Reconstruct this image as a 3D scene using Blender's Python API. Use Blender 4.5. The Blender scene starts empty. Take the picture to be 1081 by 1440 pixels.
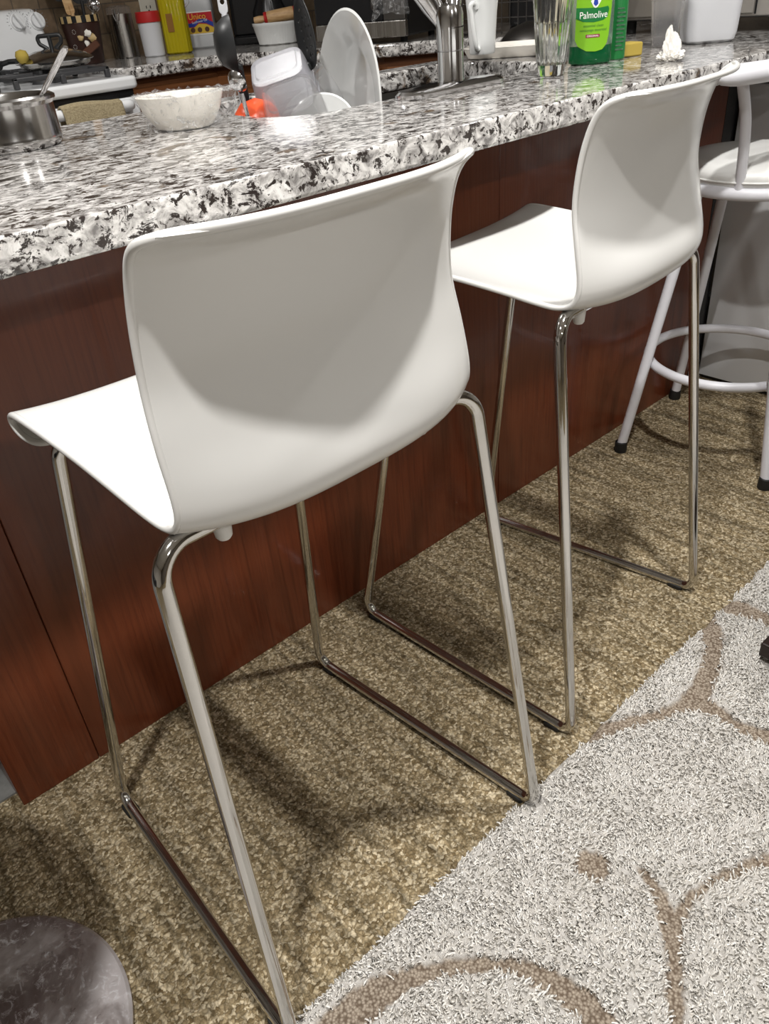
import bpy, bmesh, math, random
from mathutils import Vector, Matrix, noise
import numpy as np

random.seed(7)
S = bpy.context.scene
C = S.collection
PI = math.pi
V3 = Vector

# ------------------------------------------------------------------ camera
YAW, PITCH, ROLL = 0.6953, 0.5875, -0.0926
CAM = V3((0.0, -1.0658, 1.0858)); FPX = 1114.56
_f = V3((math.sin(YAW)*math.cos(PITCH), math.cos(YAW)*math.cos(PITCH), -math.sin(PITCH)))
_r0 = V3((math.cos(YAW), -math.sin(YAW), 0)); _u0 = _r0.cross(_f)
CR = (_r0*math.cos(ROLL) + _u0*math.sin(ROLL)); CU = (_u0*math.cos(ROLL) - _r0*math.sin(ROLL))
cam = bpy.data.objects.new('camera', bpy.data.cameras.new('camera')); C.objects.link(cam)
cam.matrix_world = Matrix(((CR.x, CU.x, -_f.x, CAM.x), (CR.y, CU.y, -_f.y, CAM.y), (CR.z, CU.z, -_f.z, CAM.z), (0, 0, 0, 1)))
cam.data.sensor_fit = 'VERTICAL'; cam.data.sensor_height = 24; cam.data.lens = FPX*24/1440
cam.data.clip_start = 0.02
S.camera = cam

# ------------------------------------------------------------------ world, lights, exposure
W = bpy.data.worlds.new('world'); S.world = W; W.use_nodes = True
W.node_tree.nodes['Background'].inputs[0].default_value = (0.9, 0.93, 1, 1)
W.node_tree.nodes['Background'].inputs[1].default_value = 0.05
def lamp(name, loc, energy, size, col=(1, 0.98, 0.95), spread=PI):
    l = bpy.data.lights.new(name, 'AREA'); l.shape = 'DISK'; l.size = size; l.energy = energy; l.color = col; l.spread = spread
    o = bpy.data.objects.new(name, l); C.objects.link(o); o.location = loc; return o
for x, e in ((-0.04, 22), (0.91, 22), (1.86, 8)):
    lamp('ceiling_downlight', (x, -0.730, 2.085), e, 0.075)  # downlight row over the bar stools
lamp('ceiling_downlight', (0.1, -2.6, 2.085), 16, 0.12)  # added rear fill for the stool backs, no lamp known there
lamp('ceiling_downlight', (1.9, -2.6, 2.085), 16, 0.12)  # second added fill light at the rear
lamp('kitchen_downlight', (1.1, 0.95, 2.085), 11, 0.10)
lamp('kitchen_downlight', (0.25, 1.0, 2.085), 10, 0.10)
S.view_settings.view_transform = 'Standard'; S.view_settings.look = 'None'
S.view_settings.gamma = 1; S.view_settings.use_curve_mapping = False
S.view_settings.exposure = 0.10
S.cycles.use_denoising = True
S.cycles.max_bounces = 10; S.cycles.transparent_max_bounces = 16; S.cycles.transmission_bounces = 10
S.cycles.caustics_reflective = False; S.cycles.caustics_refractive = False
S.cycles.sample_clamp_indirect = 6

# ------------------------------------------------------------------ pixel rays (1081 x 1440 frame) used to read real positions off the photo
def ray(px, py): return _f + CR*((px-540.5)/FPX) - CU*((py-720)/FPX)
def at(px, py, x=None, y=None, z=None, d=None):
    r = ray(px, py)
    t = d if d is not None else ((x-CAM.x)/r.x if x is not None else (y-CAM.y)/r.y if y is not None else (z-CAM.z)/r.z)
    return CAM + r*t
def away(p, r):                       # the centre of a round thing whose near edge touches p
    h = V3((p.x-CAM.x, p.y-CAM.y, 0)).normalized(); return p + h*r

# ------------------------------------------------------------------ materials
def nt(m): return m.node_tree.nodes, m.node_tree.links
def mat(name, col, rough=0.5, metal=0.0, trans=0.0, ior=1.45, coat=0.0, alpha=1.0, spec=0.5):
    m = bpy.data.materials.new(name); m.use_nodes = True; b = m.node_tree.nodes['Principled BSDF']
    b.inputs['Base Color'].default_value = (*col, 1); b.inputs['Roughness'].default_value = rough
    b.inputs['Metallic'].default_value = metal; b.inputs['Transmission Weight'].default_value = trans
    b.inputs['IOR'].default_value = ior; b.inputs['Coat Weight'].default_value = coat; b.inputs['Coat Roughness'].default_value = 0.05
    b.inputs['Alpha'].default_value = alpha; b.inputs['Specular IOR Level'].default_value = spec
    return m
def node(m, typ, **kw):
    n = m.node_tree.nodes.new(typ)
    for k, v in kw.items():
        if k in n.inputs.keys() if hasattr(n.inputs, 'keys') else False: n.inputs[k].default_value = v
        else: setattr(n, k, v)
    return n
def coords(m, scale=(1, 1, 1), which='Object', rot=(0, 0, 0)):
    t = node(m, 'ShaderNodeTexCoord'); mp = node(m, 'ShaderNodeMapping')
    mp.inputs['Scale'].default_value = scale; mp.inputs['Rotation'].default_value = rot
    m.node_tree.links.new(t.outputs[which], mp.inputs[0]); return mp.outputs[0]
def ntex(m, vec, scale, detail=4, rough=0.55, dist=0.0):
    n = node(m, 'ShaderNodeTexNoise'); n.inputs['Scale'].default_value = scale; n.inputs['Detail'].default_value = detail
    n.inputs['Roughness'].default_value = rough; n.inputs['Distortion'].default_value = dist
    m.node_tree.links.new(vec, n.inputs['Vector']); return n.outputs['Fac']
def ramp(m, fac, stops, interp='LINEAR'):
    n = node(m, 'ShaderNodeValToRGB'); n.color_ramp.interpolation = interp; e = n.color_ramp.elements
    while len(e) < len(stops): e.new(0.5)
    for k, (p, c) in enumerate(stops): e[k].position = p; e[k].color = (*c, 1) if len(c) == 3 else c
    m.node_tree.links.new(fac, n.inputs[0]); return n.outputs[0]
def mixc(m, fac, a, b, mode='MIX'):
    n = node(m, 'ShaderNodeMix', data_type='RGBA', blend_type=mode); L = m.node_tree.links
    for s, i in ((fac, 0), (a, 6), (b, 7)):
        if isinstance(s, (int, float)): n.inputs[i].default_value = s
        elif isinstance(s, tuple): n.inputs[i].default_value = (*s, 1)
        else: L.new(s, n.inputs[i])
    return n.outputs[2]
def bump(m, h, strength=0.5, dist=0.01, normal=None):
    n = node(m, 'ShaderNodeBump'); n.inputs['Strength'].default_value = strength; n.inputs['Distance'].default_value = dist
    m.node_tree.links.new(h, n.inputs['Height'])
    if normal is not None: m.node_tree.links.new(normal, n.inputs['Normal'])
    return n.outputs[0]
def setb(m, **kw):
    b = m.node_tree.nodes['Principled BSDF']
    for k, v in kw.items(): m.node_tree.links.new(v, b.inputs[k.replace('_', ' ')])
def g(v): return (v, v, v)

M = {}
M['plastic'] = mat('white gloss plastic', (0.70, 0.695, 0.675), 0.20, coat=0.25)
M['clip'] = mat('white clip plastic', (0.72, 0.71, 0.68), 0.4)
m = M['chrome'] = mat('chrome', (0.64, 0.63, 0.61), 0.06, 1.0)
v = coords(m); setb(m, Roughness=ramp(m, ntex(m, v, 30, 3), [(0.40, g(0.035)), (0.80, g(0.22))]))
m = M['steel'] = mat('brushed steel', (0.50, 0.48, 0.45), 0.25, 1.0)
v = coords(m, (1, 1, 0.03)); setb(m, Roughness=ramp(m, ntex(m, v, 60, 3), [(0.3, g(0.18)), (0.7, g(0.36))]))
M['oven_steel'] = mat('satin oven steel', (0.40, 0.375, 0.345), 0.42, 0.55)
M['steel_dark'] = mat('dark steel', (0.22, 0.21, 0.20), 0.32, 1.0)
M['steel_plain'] = mat('plain steel', (0.55, 0.54, 0.53), 0.16, 1.0)
M['faucet'] = mat('faucet chrome', (0.72, 0.72, 0.73), 0.13, 1.0)
M['white_metal'] = mat('white powder coated metal', (0.72, 0.72, 0.76), 0.35)
M['vinyl'] = mat('white vinyl', (0.74, 0.74, 0.72), 0.35)
M['rubber'] = mat('black rubber', (0.012, 0.012, 0.012), 0.6)
M['black'] = mat('black plastic', (0.012, 0.012, 0.013), 0.25)
M['black_matte'] = mat('black nylon', (0.02, 0.021, 0.022), 0.38)
M['iron'] = mat('cast iron', (0.035, 0.035, 0.037), 0.5)
M['enamel'] = mat('white enamel', (0.72, 0.73, 0.74), 0.18, coat=0.3)
M['ceramic'] = mat('white ceramic', (0.80, 0.81, 0.80), 0.12, coat=0.4)
M['cream'] = mat('cream ceramic', (0.78, 0.75, 0.69), 0.25)
M['ivory'] = mat('ivory plastic', (0.76, 0.68, 0.52), 0.45)
M['red'] = mat('red plastic', (0.42, 0.02, 0.02), 0.35)
M['orange'] = mat('orange plastic', (0.75, 0.10, 0.035), 0.3)
M['sponge_y'] = mat('yellow sponge', (0.42, 0.31, 0.06), 0.95)
M['tile_grey'] = None
M['paint'] = mat('wall paint', (0.52, 0.49, 0.45), 0.8)
M['paint_dark'] = mat('dark wall paint', (0.13, 0.11, 0.09), 0.8)
M['ceil'] = mat('ceiling paint', (0.62, 0.60, 0.57), 0.9)
M['dark_wood'] = mat('espresso wood', (0.018, 0.009, 0.006), 0.35)

# speckled granite, the same stone on every worktop
m = M['granite'] = mat('speckled granite', (0.6, 0.6, 0.6), 0.10, coat=0.2)
v = coords(m, (0.8, 1.15, 1.0))
base = ramp(m, ntex(m, v, 55, 6, 0.65, 0.8), [(0.36, (0.17, 0.16, 0.155)), (0.47, (0.40, 0.385, 0.37)), (0.56, (0.64, 0.62, 0.60)), (0.68, (0.78, 0.77, 0.75))])
brown = ramp(m, ntex(m, v, 13, 5, 0.6, 0.6), [(0.61, g(0)), (0.65, g(1))])
c1 = mixc(m, brown, base, ramp(m, ntex(m, v, 80, 3), [(0.4, (0.04, 0.028, 0.02)), (0.6, (0.22, 0.16, 0.11))]))
speck = ramp(m, ntex(m, v, 85, 5, 0.66, 0.5), [(0.545, g(0)), (0.585, g(1))])
c2 = mixc(m, speck, c1, (0.035, 0.028, 0.025))
speck2 = ramp(m, ntex(m, v, 34, 7, 0.74, 0.7), [(0.562, g(0)), (0.592, g(1))])
c3 = mixc(m, speck2, c2, (0.03, 0.024, 0.022))
setb(m, Base_Color=c3)

# red-brown stained bar panel with fine upright grain
m = M['panel'] = mat('red brown stained wood', (0.1, 0.03, 0.012), 0.28, coat=0.15)
v = coords(m, (1, 1, 0.035)); fine = ntex(m, v, 160, 4, 0.6); broad = ntex(m, coords(m, (1, 1, 0.10)), 7, 3)
c = ramp(m, fine, [(0.30, (0.072, 0.0145, 0.0055)), (0.5, (0.122, 0.027, 0.010)), (0.72, (0.145, 0.036, 0.0135))])
setb(m, Base_Color=mixc(m, ramp(m, broad, [(0.35, g(0)), (0.7, g(0.55))]), c, (0.15, 0.044, 0.019)), Normal=bump(m, fine, 0.18, 0.002))
# kitchen cupboard wood
m = M['cupboard'] = mat('brown cupboard wood', (0.16, 0.06, 0.02), 0.35)
v = coords(m, (0.05, 0.05, 1)); w_ = ntex(m, v, 90, 4); setb(m, Base_Color=ramp(m, w_, [(0.3, (0.085, 0.028, 0.009)), (0.7, (0.19, 0.075, 0.027))]))
M['wood_lt'] = mat('turned beech', (0.52, 0.33, 0.16), 0.5)
m = M['wood_lt']; v = coords(m, (1, 1, 6)); setb(m, Base_Color=ramp(m, ntex(m, v, 30, 4), [(0.3, (0.42, 0.24, 0.10)), (0.7, (0.62, 0.42, 0.22))]))

# looped tan carpet
m = M['carpet'] = mat('tan loop carpet', (0.3, 0.23, 0.13), 0.95, spec=0.1)
v = coords(m); wob = node(m, 'ShaderNodeVectorMath', operation='ADD')
nn = node(m, 'ShaderNodeTexNoise'); nn.inputs['Scale'].default_value = 110; m.node_tree.links.new(v, nn.inputs['Vector'])
sc = node(m, 'ShaderNodeVectorMath', operation='SCALE'); sc.inputs['Scale'].default_value = 0.012
m.node_tree.links.new(nn.outputs['Color'], sc.inputs[0]); m.node_tree.links.new(v, wob.inputs[0]); m.node_tree.links.new(sc.outputs[0], wob.inputs[1])
vo = node(m, 'ShaderNodeTexVoronoi'); vo.inputs['Scale'].default_value = 215; m.node_tree.links.new(wob.outputs[0], vo.inputs['Vector'])
sepc = node(m, 'ShaderNodeSeparateColor'); m.node_tree.links.new(vo.outputs['Color'], sepc.inputs[0])
loop = ramp(m, sepc.outputs[0], [(0.0, (0.18, 0.128, 0.064)), (0.55, (0.40, 0.315, 0.188)), (1.0, (0.72, 0.61, 0.425))])
row = ntex(m, coords(m, (1.0, 0.07, 1)), 48, 4, 0.65)
c = mixc(m, 1.0, loop, ramp(m, row, [(0.36, g(0.55)), (0.5, g(0.9)), (0.64, g(1.15))]), 'MULTIPLY')
c = mixc(m, 1.0, c, ramp(m, vo.outputs['Distance'], [(0.3, g(1)), (0.8, g(0.5))]), 'MULTIPLY')
inv = ramp(m, vo.outputs['Distance'], [(0.0, g(1)), (0.8, g(0))])
setb(m, Base_Color=c, Normal=bump(m, inv, 0.55, 0.004))

# shag rug: cream pile, taupe low loop where the mesh says so
m = M['rug'] = mat('cream shag pile', (0.7, 0.66, 0.6), 0.95, spec=0.1)
a_ = node(m, 'ShaderNodeAttribute', attribute_name='motif')
v = coords(m)
cream = ramp(m, ntex(m, v, 130, 5, 0.7), [(0.3, (0.66, 0.62, 0.56)), (0.62, (0.84, 0.81, 0.77))])
vo = node(m, 'ShaderNodeTexVoronoi'); vo.inputs['Scale'].default_value = 260; m.node_tree.links.new(v, vo.inputs['Vector'])
taupe = ramp(m, vo.outputs['Distance'], [(0.15, (0.66, 0.56, 0.45)), (0.75, (0.22, 0.165, 0.12))])
setb(m, Base_Color=mixc(m, a_.outputs['Fac'], cream, taupe), Normal=bump(m, ntex(m, v, 330, 4, 0.75), 0.9, 0.006))

m = M['yarn'] = mat('cream shag yarn', (0.7, 0.66, 0.6), 0.9, spec=0.15)
v = coords(m); setb(m, Base_Color=ramp(m, ntex(m, v, 160, 3, 0.6), [(0.32, (0.74, 0.70, 0.635)), (0.62, (0.90, 0.88, 0.84))]))
# slate kitchen floor and backsplash tiles
def tiles(name, c1, c2, mortar, scale, rough, w=0.5, h=0.25, rot=(0, 0, 0)):
    m = mat(name, c1, rough); v = coords(m, rot=rot); b = node(m, 'ShaderNodeTexBrick')
    m.node_tree.links.new(v, b.inputs['Vector']); b.inputs['Scale'].default_value = scale
    b.inputs['Brick Width'].default_value = w; b.inputs['Row Height'].default_value = h; b.inputs['Mortar Size'].default_value = 0.012
    b.inputs['Color1'].default_value = (*c1, 1); b.inputs['Color2'].default_value = (*c2, 1); b.inputs['Mortar'].default_value = (*mortar, 1)
    n = ntex(m, v, 18, 5, 0.65)
    setb(m, Base_Color=mixc(m, 1.0, b.outputs['Color'], ramp(m, n, [(0.3, g(0.6)), (0.7, g(1.2))]), 'MULTIPLY')); return m
M['slate'] = tiles('grey slate tile', (0.22, 0.22, 0.21), (0.27, 0.27, 0.26), (0.12, 0.12, 0.11), 3, 0.5, 1, 1)
M['splash'] = tiles('brown stone tile', (0.15, 0.10, 0.06), (0.22, 0.16, 0.10), (0.09, 0.07, 0.05), 5, 0.5, 0.5, 0.5, (PI/2, 0, 0))  # brown tile darkened throughout in place of shade from unbuilt upper cabinets
M['splash_side'] = tiles('brown stone tile side', (0.15, 0.10, 0.06), (0.22, 0.16, 0.10), (0.09, 0.07, 0.05), 5, 0.5, 0.5, 0.5, (PI/2, 0, PI/2))  # same cabinet shade put into the side wall's tile colour

# clear and milky things
M['glass'] = mat('clear glass', (0.97, 0.99, 0.98), 0.02, trans=1.0, ior=1.45)
M['clear'] = mat('clear plastic', (0.93, 0.93, 0.95), 0.12, trans=0.9, ior=1.2, alpha=0.42)
M['milky'] = mat('milky plastic', (0.62, 0.62, 0.67), 0.28, trans=0.5, ior=1.2, alpha=0.62)
M['frost'] = mat('frosted polypropylene', (0.86, 0.87, 0.90), 0.35, trans=0.30, ior=1.2, alpha=0.92)
M['oil'] = mat('yellow cooking oil', (0.56, 0.46, 0.015), 0.06, trans=0.35, ior=1.3)
M['oil_dark'] = mat('amber print seen through oil', (0.22, 0.10, 0.012), 0.4)
M['soap'] = mat('green dish soap', (0.006, 0.11, 0.035), 0.06, trans=0.35, ior=1.35)
M['soap_hi'] = mat('clear green plastic', (0.30, 0.46, 0.34), 0.06, trans=0.7, ior=1.2, alpha=0.7)
m = M['wrap'] = mat('cling film', (0.9, 0.9, 0.9), 0.06, alpha=0.16)
v = coords(m); n = ntex(m, v, 55, 5, 0.7, 1.5)
setb(m, Normal=bump(m, n, 1.0, 0.02), Alpha=ramp(m, n, [(0.45, g(0.05)), (0.56, g(0.14)), (0.66, g(0.6))]))
M['tissue'] = mat('white tissue', (0.82, 0.80, 0.76), 0.9)
m = M['towel'] = mat('beige terry towel', (0.45, 0.38, 0.24), 0.95, spec=0.1); v = coords(m); n = ntex(m, v, 220, 4, 0.7)
setb(m, Base_Color=ramp(m, n, [(0.3, (0.26, 0.21, 0.12)), (0.7, (0.50, 0.42, 0.27))]), Normal=bump(m, n, 0.9, 0.006))
m = M['worn'] = mat('scuffed steel plate', (0.2, 0.19, 0.19), 0.3, 1.0); v = coords(m)
blot = ntex(m, v, 9, 5, 0.65, 0.5); scr = ntex(m, v, 60, 6, 0.75, 1.0); edge = ntex(m, v, 4, 4, 0.6)
stain = ramp(m, scr, [(0.54, g(0)), (0.68, g(0.9))])
c = mixc(m, stain, ramp(m, blot, [(0.36, (0.22, 0.165, 0.155)), (0.48, (0.42, 0.37, 0.36)), (0.60, (0.66, 0.62, 0.62))]), (0.80, 0.81, 0.84))
setb(m, Base_Color=c, Metallic=ramp(m, scr, [(0.5, g(0.55)), (0.70, g(0.1))]), Roughness=ramp(m, blot, [(0.35, g(0.16)), (0.65, g(0.42))]))
M['crock'] = mat('dark brown glazed crock', (0.035, 0.014, 0.010), 0.4)
M['tan'] = mat('tan glaze', (0.50, 0.36, 0.17), 0.5)
M['lime'] = mat('lime label', (0.20, 0.46, 0.02), 0.3)
M['label_green'] = mat('dark green label', (0.015, 0.16, 0.04), 0.3)
M['label_white'] = mat('white print', (0.85, 0.85, 0.80), 0.4)
M['print_dark'] = mat('dark green print', (0.03, 0.13, 0.02), 0.5)
M['maroon'] = mat('maroon print', (0.25, 0.02, 0.06), 0.4)
M['blue'] = mat('blue print', (0.02, 0.05, 0.35), 0.4)
M['yellow'] = mat('yellow print', (0.75, 0.50, 0.05), 0.4)
M['red_lbl'] = mat('red label', (0.50, 0.012, 0.02), 0.4)
M['brown_d'] = mat('brown paint', (0.09, 0.032, 0.015), 0.5)
M['offwhite'] = mat('outlet ivory', (0.58, 0.55, 0.47), 0.5)
M['milk'] = mat('milky white jug', (0.55, 0.56, 0.57), 0.4)
M['pan_in'] = mat('grey print', (0.18, 0.18, 0.19), 0.5)

# ------------------------------------------------------------------ mesh helpers
def obj(name, bm, m, parent=None, smooth=True, bevel=0.0, seg=2, sub=0):
    me = bpy.data.meshes.new(name)
    if bm is not None:
        bmesh.ops.recalc_face_normals(bm, faces=bm.faces); bm.to_mesh(me); bm.free()
    o = bpy.data.objects.new(name, me); C.objects.link(o)
    for k in (m if isinstance(m, (list, tuple)) else [m]): me.materials.append(k)
    if smooth:
        for p in me.polygons: p.use_smooth = True
        try: me.set_sharp_from_angle(angle=math.radians(38))
        except Exception: pass
    if bevel:
        b = o.modifiers.new('bevel', 'BEVEL'); b.width = bevel; b.segments = seg; b.limit_method = 'ANGLE'; b.angle_limit = math.radians(40)
        b.harden_normals = False
    if sub:
        s = o.modifiers.new('sub', 'SUBSURF'); s.levels = sub; s.render_levels = sub
    if parent is not None: o.parent = parent
    return o
def thing(name, label, cat, loc=(0, 0, 0), rotz=0, group=None):
    o = bpy.data.objects.new(name, None); C.objects.link(o); o.location = loc; o.rotation_euler = (0, 0, rotz); o.empty_display_size = 0.05
    o['label'] = label; o['category'] = cat
    if group: o['group'] = group
    return o
def tag(o, label, cat, group=None):
    o['label'] = label; o['category'] = cat
    if group: o['group'] = group
    return o
def struct(name, bm, m, smooth=False):
    o = obj(name, bm, m, smooth=smooth); o['kind'] = 'structure'; return o
def nb(): return bmesh.new()
def box(bm, x0, x1, y0, y1, z0, z1, mi=0):
    vs = [bm.verts.new((x, y, z)) for x in (x0, x1) for y in (y0, y1) for z in (z0, z1)]
    for q in ((0, 1, 3, 2), (4, 6, 7, 5), (0, 4, 5, 1), (2, 3, 7, 6), (0, 2, 6, 4), (1, 5, 7, 3)):
        bm.faces.new([vs[i] for i in q]).material_index = mi
    return bm
def lathe(bm, prof, n=48, axis=None, loc=(0, 0, 0), mi=0, sx=1, sy=1):
    """prof: (radius, z) from bottom to top; radius 0 closes the end. axis: Matrix 3x3 for orientation"""
    R = axis if axis is not None else Matrix.Identity(3); L = V3(loc); rings = []
    for r, z in prof:
        if r <= 1e-6: rings.append([bm.verts.new(L + R @ V3((0, 0, z)))])
        else: rings.append([bm.verts.new(L + R @ V3((r*sx*math.cos(2*PI*k/n), r*sy*math.sin(2*PI*k/n), z))) for k in range(n)])
    for a, b in zip(rings, rings[1:]):
        if len(a) == 1 and len(b) == 1: continue
        for k in range(n):
            q = [a[k % len(a)], a[(k+1) % len(a)], b[(k+1) % len(b)], b[k % len(b)]]
            u = []
            for w in q:
                if w not in u: u.append(w)
            if len(u) > 2: bm.faces.new(u).material_index = mi
    return bm
def fillet(pts, r, n=8):
    pts = [V3(p) for p in pts]; out = [pts[0]]
    for i in range(1, len(pts)-1):
        rr = r[i] if isinstance(r, (list, tuple)) else r
        p, a, b = pts[i], pts[i-1], pts[i+1]; d1 = (a-p); d2 = (b-p); l1, l2 = d1.length, d2.length; d1 /= l1; d2 /= l2
        ang = d1.angle(d2)
        if ang > 3.12 or rr <= 0: out.append(p); continue
        t = min(rr/math.tan(ang/2), l1*0.49, l2*0.49); rad = t*math.tan(ang/2)
        cdir = (d1+d2).normalized(); ce = p + cdir*(rad/math.sin(ang/2))
        s, e = p+d1*t-ce, p+d2*t-ce; tot = s.angle(e); ax = s.cross(e).normalized()
        for k in range(n+1): out.append(ce + Matrix.Rotation(tot*k/n, 3, ax) @ s)
    out.append(pts[-1]); return out
def tube(bm, pts, r, n=16, closed=False, caps=True, mi=0, flat=None):
    pts = [V3(p) for p in pts]; rings = []; N = len(pts); up = None
    for i, p in enumerate(pts):
        if closed: t = (pts[(i+1) % N]-pts[i-1]).normalized()
        else: t = (pts[min(i+1, N-1)]-pts[max(i-1, 0)]).normalized()
        if up is None: up = V3((0, 0, 1)) if abs(t.z) < 0.9 else V3((1, 0, 0))
        s = t.cross(up).normalized(); up = s.cross(t).normalized(); rr = r[i] if isinstance(r, (list, tuple)) else r
        fx, fy = flat or (1, 1)
        rings.append([bm.verts.new(p + s*(rr*fx*math.cos(2*PI*k/n)) + up*(rr*fy*math.sin(2*PI*k/n))) for k in range(n)])
    for i in range(N if closed else N-1):
        a, b = rings[i], rings[(i+1) % N]
        for k in range(n): bm.faces.new((a[k], a[(k+1) % n], b[(k+1) % n], b[k])).material_index = mi
    if caps and not closed:
        bm.faces.new(rings[0][::-1]).material_index = mi; bm.faces.new(rings[-1]).material_index = mi
    return bm
def prism(bm, poly, z0, z1, mi=0):
    lo = [bm.verts.new((x, y, z0)) for x, y in poly]; hi = [bm.verts.new((x, y, z1)) for x, y in poly]; n = len(poly)
    bm.faces.new(lo[::-1]).material_index = mi; bm.faces.new(hi).material_index = mi
    for i in range(n): bm.faces.new((lo[i], lo[(i+1) % n], hi[(i+1) % n], hi[i])).material_index = mi
    return bm
def rrect(x0, x1, y0, y1, r, n=6):
    out = []
    for cx, cy, a in ((x1-r, y1-r, 0), (x0+r, y1-r, PI/2), (x0+r, y0+r, PI), (x1-r, y0+r, 3*PI/2)):
        for k in range(n+1): t = a + PI/2*k/n; out.append((cx+r*math.cos(t), cy+r*math.sin(t)))
    return out
def loft(bm, loops, close0=True, close1=True, mi=0):
    rings = [[bm.verts.new(p) for p in l] for l in loops]; n = len(rings[0])
    for a, b in zip(rings, rings[1:]):
        for k in range(n): bm.faces.new((a[k], a[(k+1) % n], b[(k+1) % n], b[k])).material_index = mi
    if close0: bm.faces.new(rings[0][::-1]).material_index = mi
    if close1: bm.faces.new(rings[-1]).material_index = mi
    return bm
def text_mesh(name, s, size, m, parent, mw, extrude=0.0003, shear=0.0, xs=1.0):
    cu = bpy.data.curves.new(name, 'FONT'); cu.body = s; cu.size = size; cu.extrude = extrude; cu.align_x = 'CENTER'; cu.align_y = 'CENTER'; cu.shear = shear
    t = bpy.data.objects.new(name+'_tmp', cu); C.objects.link(t)
    bpy.context.view_layer.update()
    me = bpy.data.meshes.new_from_object(t.evaluated_get(bpy.context.evaluated_depsgraph_get()))
    bpy.data.objects.remove(t)
    me.transform(Matrix.Diagonal((xs, 1, 1, 1))); me.transform(mw); me.materials.clear(); me.materials.append(m)
    o = bpy.data.objects.new(name, me); C.objects.link(o); o.parent = parent; return o
def frame(right, up, loc):
    r = V3(right).normalized(); n = r.cross(V3(up)).normalized(); u = n.cross(r)
    return Matrix(((r.x, u.x, n.x, loc[0]), (r.y, u.y, n.y, loc[1]), (r.z, u.z, n.z, loc[2]), (0, 0, 0, 1)))
def rot3(z): return (Matrix(((V3(z).orthogonal().normalized()), V3(z).normalized().cross(V3(z).orthogonal().normalized()), V3(z).normalized()))).transposed()
def cat_rom(P, n):
    P = [V3(p) for p in P]; Q = [2*P[0]-P[1]] + P + [2*P[-1]-P[-2]]; out = []
    for i in range(1, len(Q)-2):
        for k in range(n):
            t = k/n; a, b, c, d = Q[i-1:i+3]
            out.append(0.5*((2*b) + (c-a)*t + (2*a-5*b+4*c-d)*t*t + (3*b-a-3*c+d)*t**3))
    out.append(P[-1]); return out

# ================================================================== SETTING
ZC = 0.914
struct('floor', box(nb(), -2.6, 4.0, -4.2, 2.42, -0.05, 0), M['carpet'])
struct('floor_tile', box(nb(), -2.6, 2.9, 0.035, 2.42, 0.0, 0.004), M['slate'])
struct('ceiling', box(nb(), -2.6, 4.0, -4.2, 2.42, 2.10, 2.16), M['ceil'])
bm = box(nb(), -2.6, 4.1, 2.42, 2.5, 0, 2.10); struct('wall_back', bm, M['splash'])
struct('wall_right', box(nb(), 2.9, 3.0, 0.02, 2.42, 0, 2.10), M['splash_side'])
struct('wall_far_right', box(nb(), 4.0, 4.1, -4.2, 2.42, 0, 2.10), M['paint'])
struct('wall_front', box(nb(), -2.6, 4.0, -4.3, -4.2, 0, 2.10), M['paint_dark'])
struct('wall_left', box(nb(), -2.7, -2.6, -4.3, 2.5, 0, 2.10), M['paint'])

# ================================================================== BAR
t = thing('breakfast_bar', 'glossy red brown wooden bar front panel beneath the granite overhang', 'bar', (0, 0, 0))
XE = 0.057
for i, (a, b) in enumerate(((XE, 0.1918), (0.193, 1.2552), (1.2564, 2.13))):
    obj('front_panel', box(nb(), a, b, 0, 0.02, 0.0, 0.873), M['panel'], t, False, 0.0012, 1)
obj('carcass', box(nb(), XE, 2.13, 0.021, 0.033, 0.0, 0.872), M['panel'], t, False)
obj('end_panel', box(nb(), XE, XE+0.02, 0.034, 0.49, 0.0, 0.873), M['panel'], t, False)
obj('back_panel', box(nb(), XE+0.021, 2.2, 0.47, 0.49, 0.0, 0.873), M['cupboard'], t, False)
obj('corner_post', box(nb(), 2.131, 2.188, 0.0, 0.06, 0.0, 0.872), M['black'], t, False)  # black strip closing the corner between panel and white cabinet

# granite worktop with the sink cut-out
hole = rrect(0.842, 1.60, 0.088, 0.445, 0.09, 8)[::-1]
def slab(outer, hole, z0, z1):
    bm = nb(); loops = []
    for z in (z0, z1):
        o = [bm.verts.new((x, y, z)) for x, y in outer]; es = [bm.edges.new((o[i], o[(i+1) % len(o)])) for i in range(len(o))]
        h = []
        if hole:
            h = [bm.verts.new((x, y, z)) for x, y in hole]; es += [bm.edges.new((h[i], h[(i+1) % len(h)])) for i in range(len(h))]
        bmesh.ops.triangle_fill(bm, use_beauty=True, use_dissolve=False, edges=es); loops.append((o, h))
    for j in (0, 1):
        a, b = loops[0][j], loops[1][j]
        for i in range(len(a)): bm.faces.new((a[i], a[(i+1) % len(a)], b[(i+1) % len(a)], b[i]))
    bmesh.ops.dissolve_limit(bm, angle_limit=0.01, verts=bm.verts, edges=bm.edges)
    return bm
top = obj('granite_worktop', slab([(-0.03, -0.245), (2.88, -0.245), (2.88, 0.515), (-0.03, 0.515)], hole, 0.8745, ZC), M['granite'], None, True, 0.006, 3)
tag(top, 'speckled grey and white granite bar worktop above the red brown panel', 'worktop')

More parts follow.
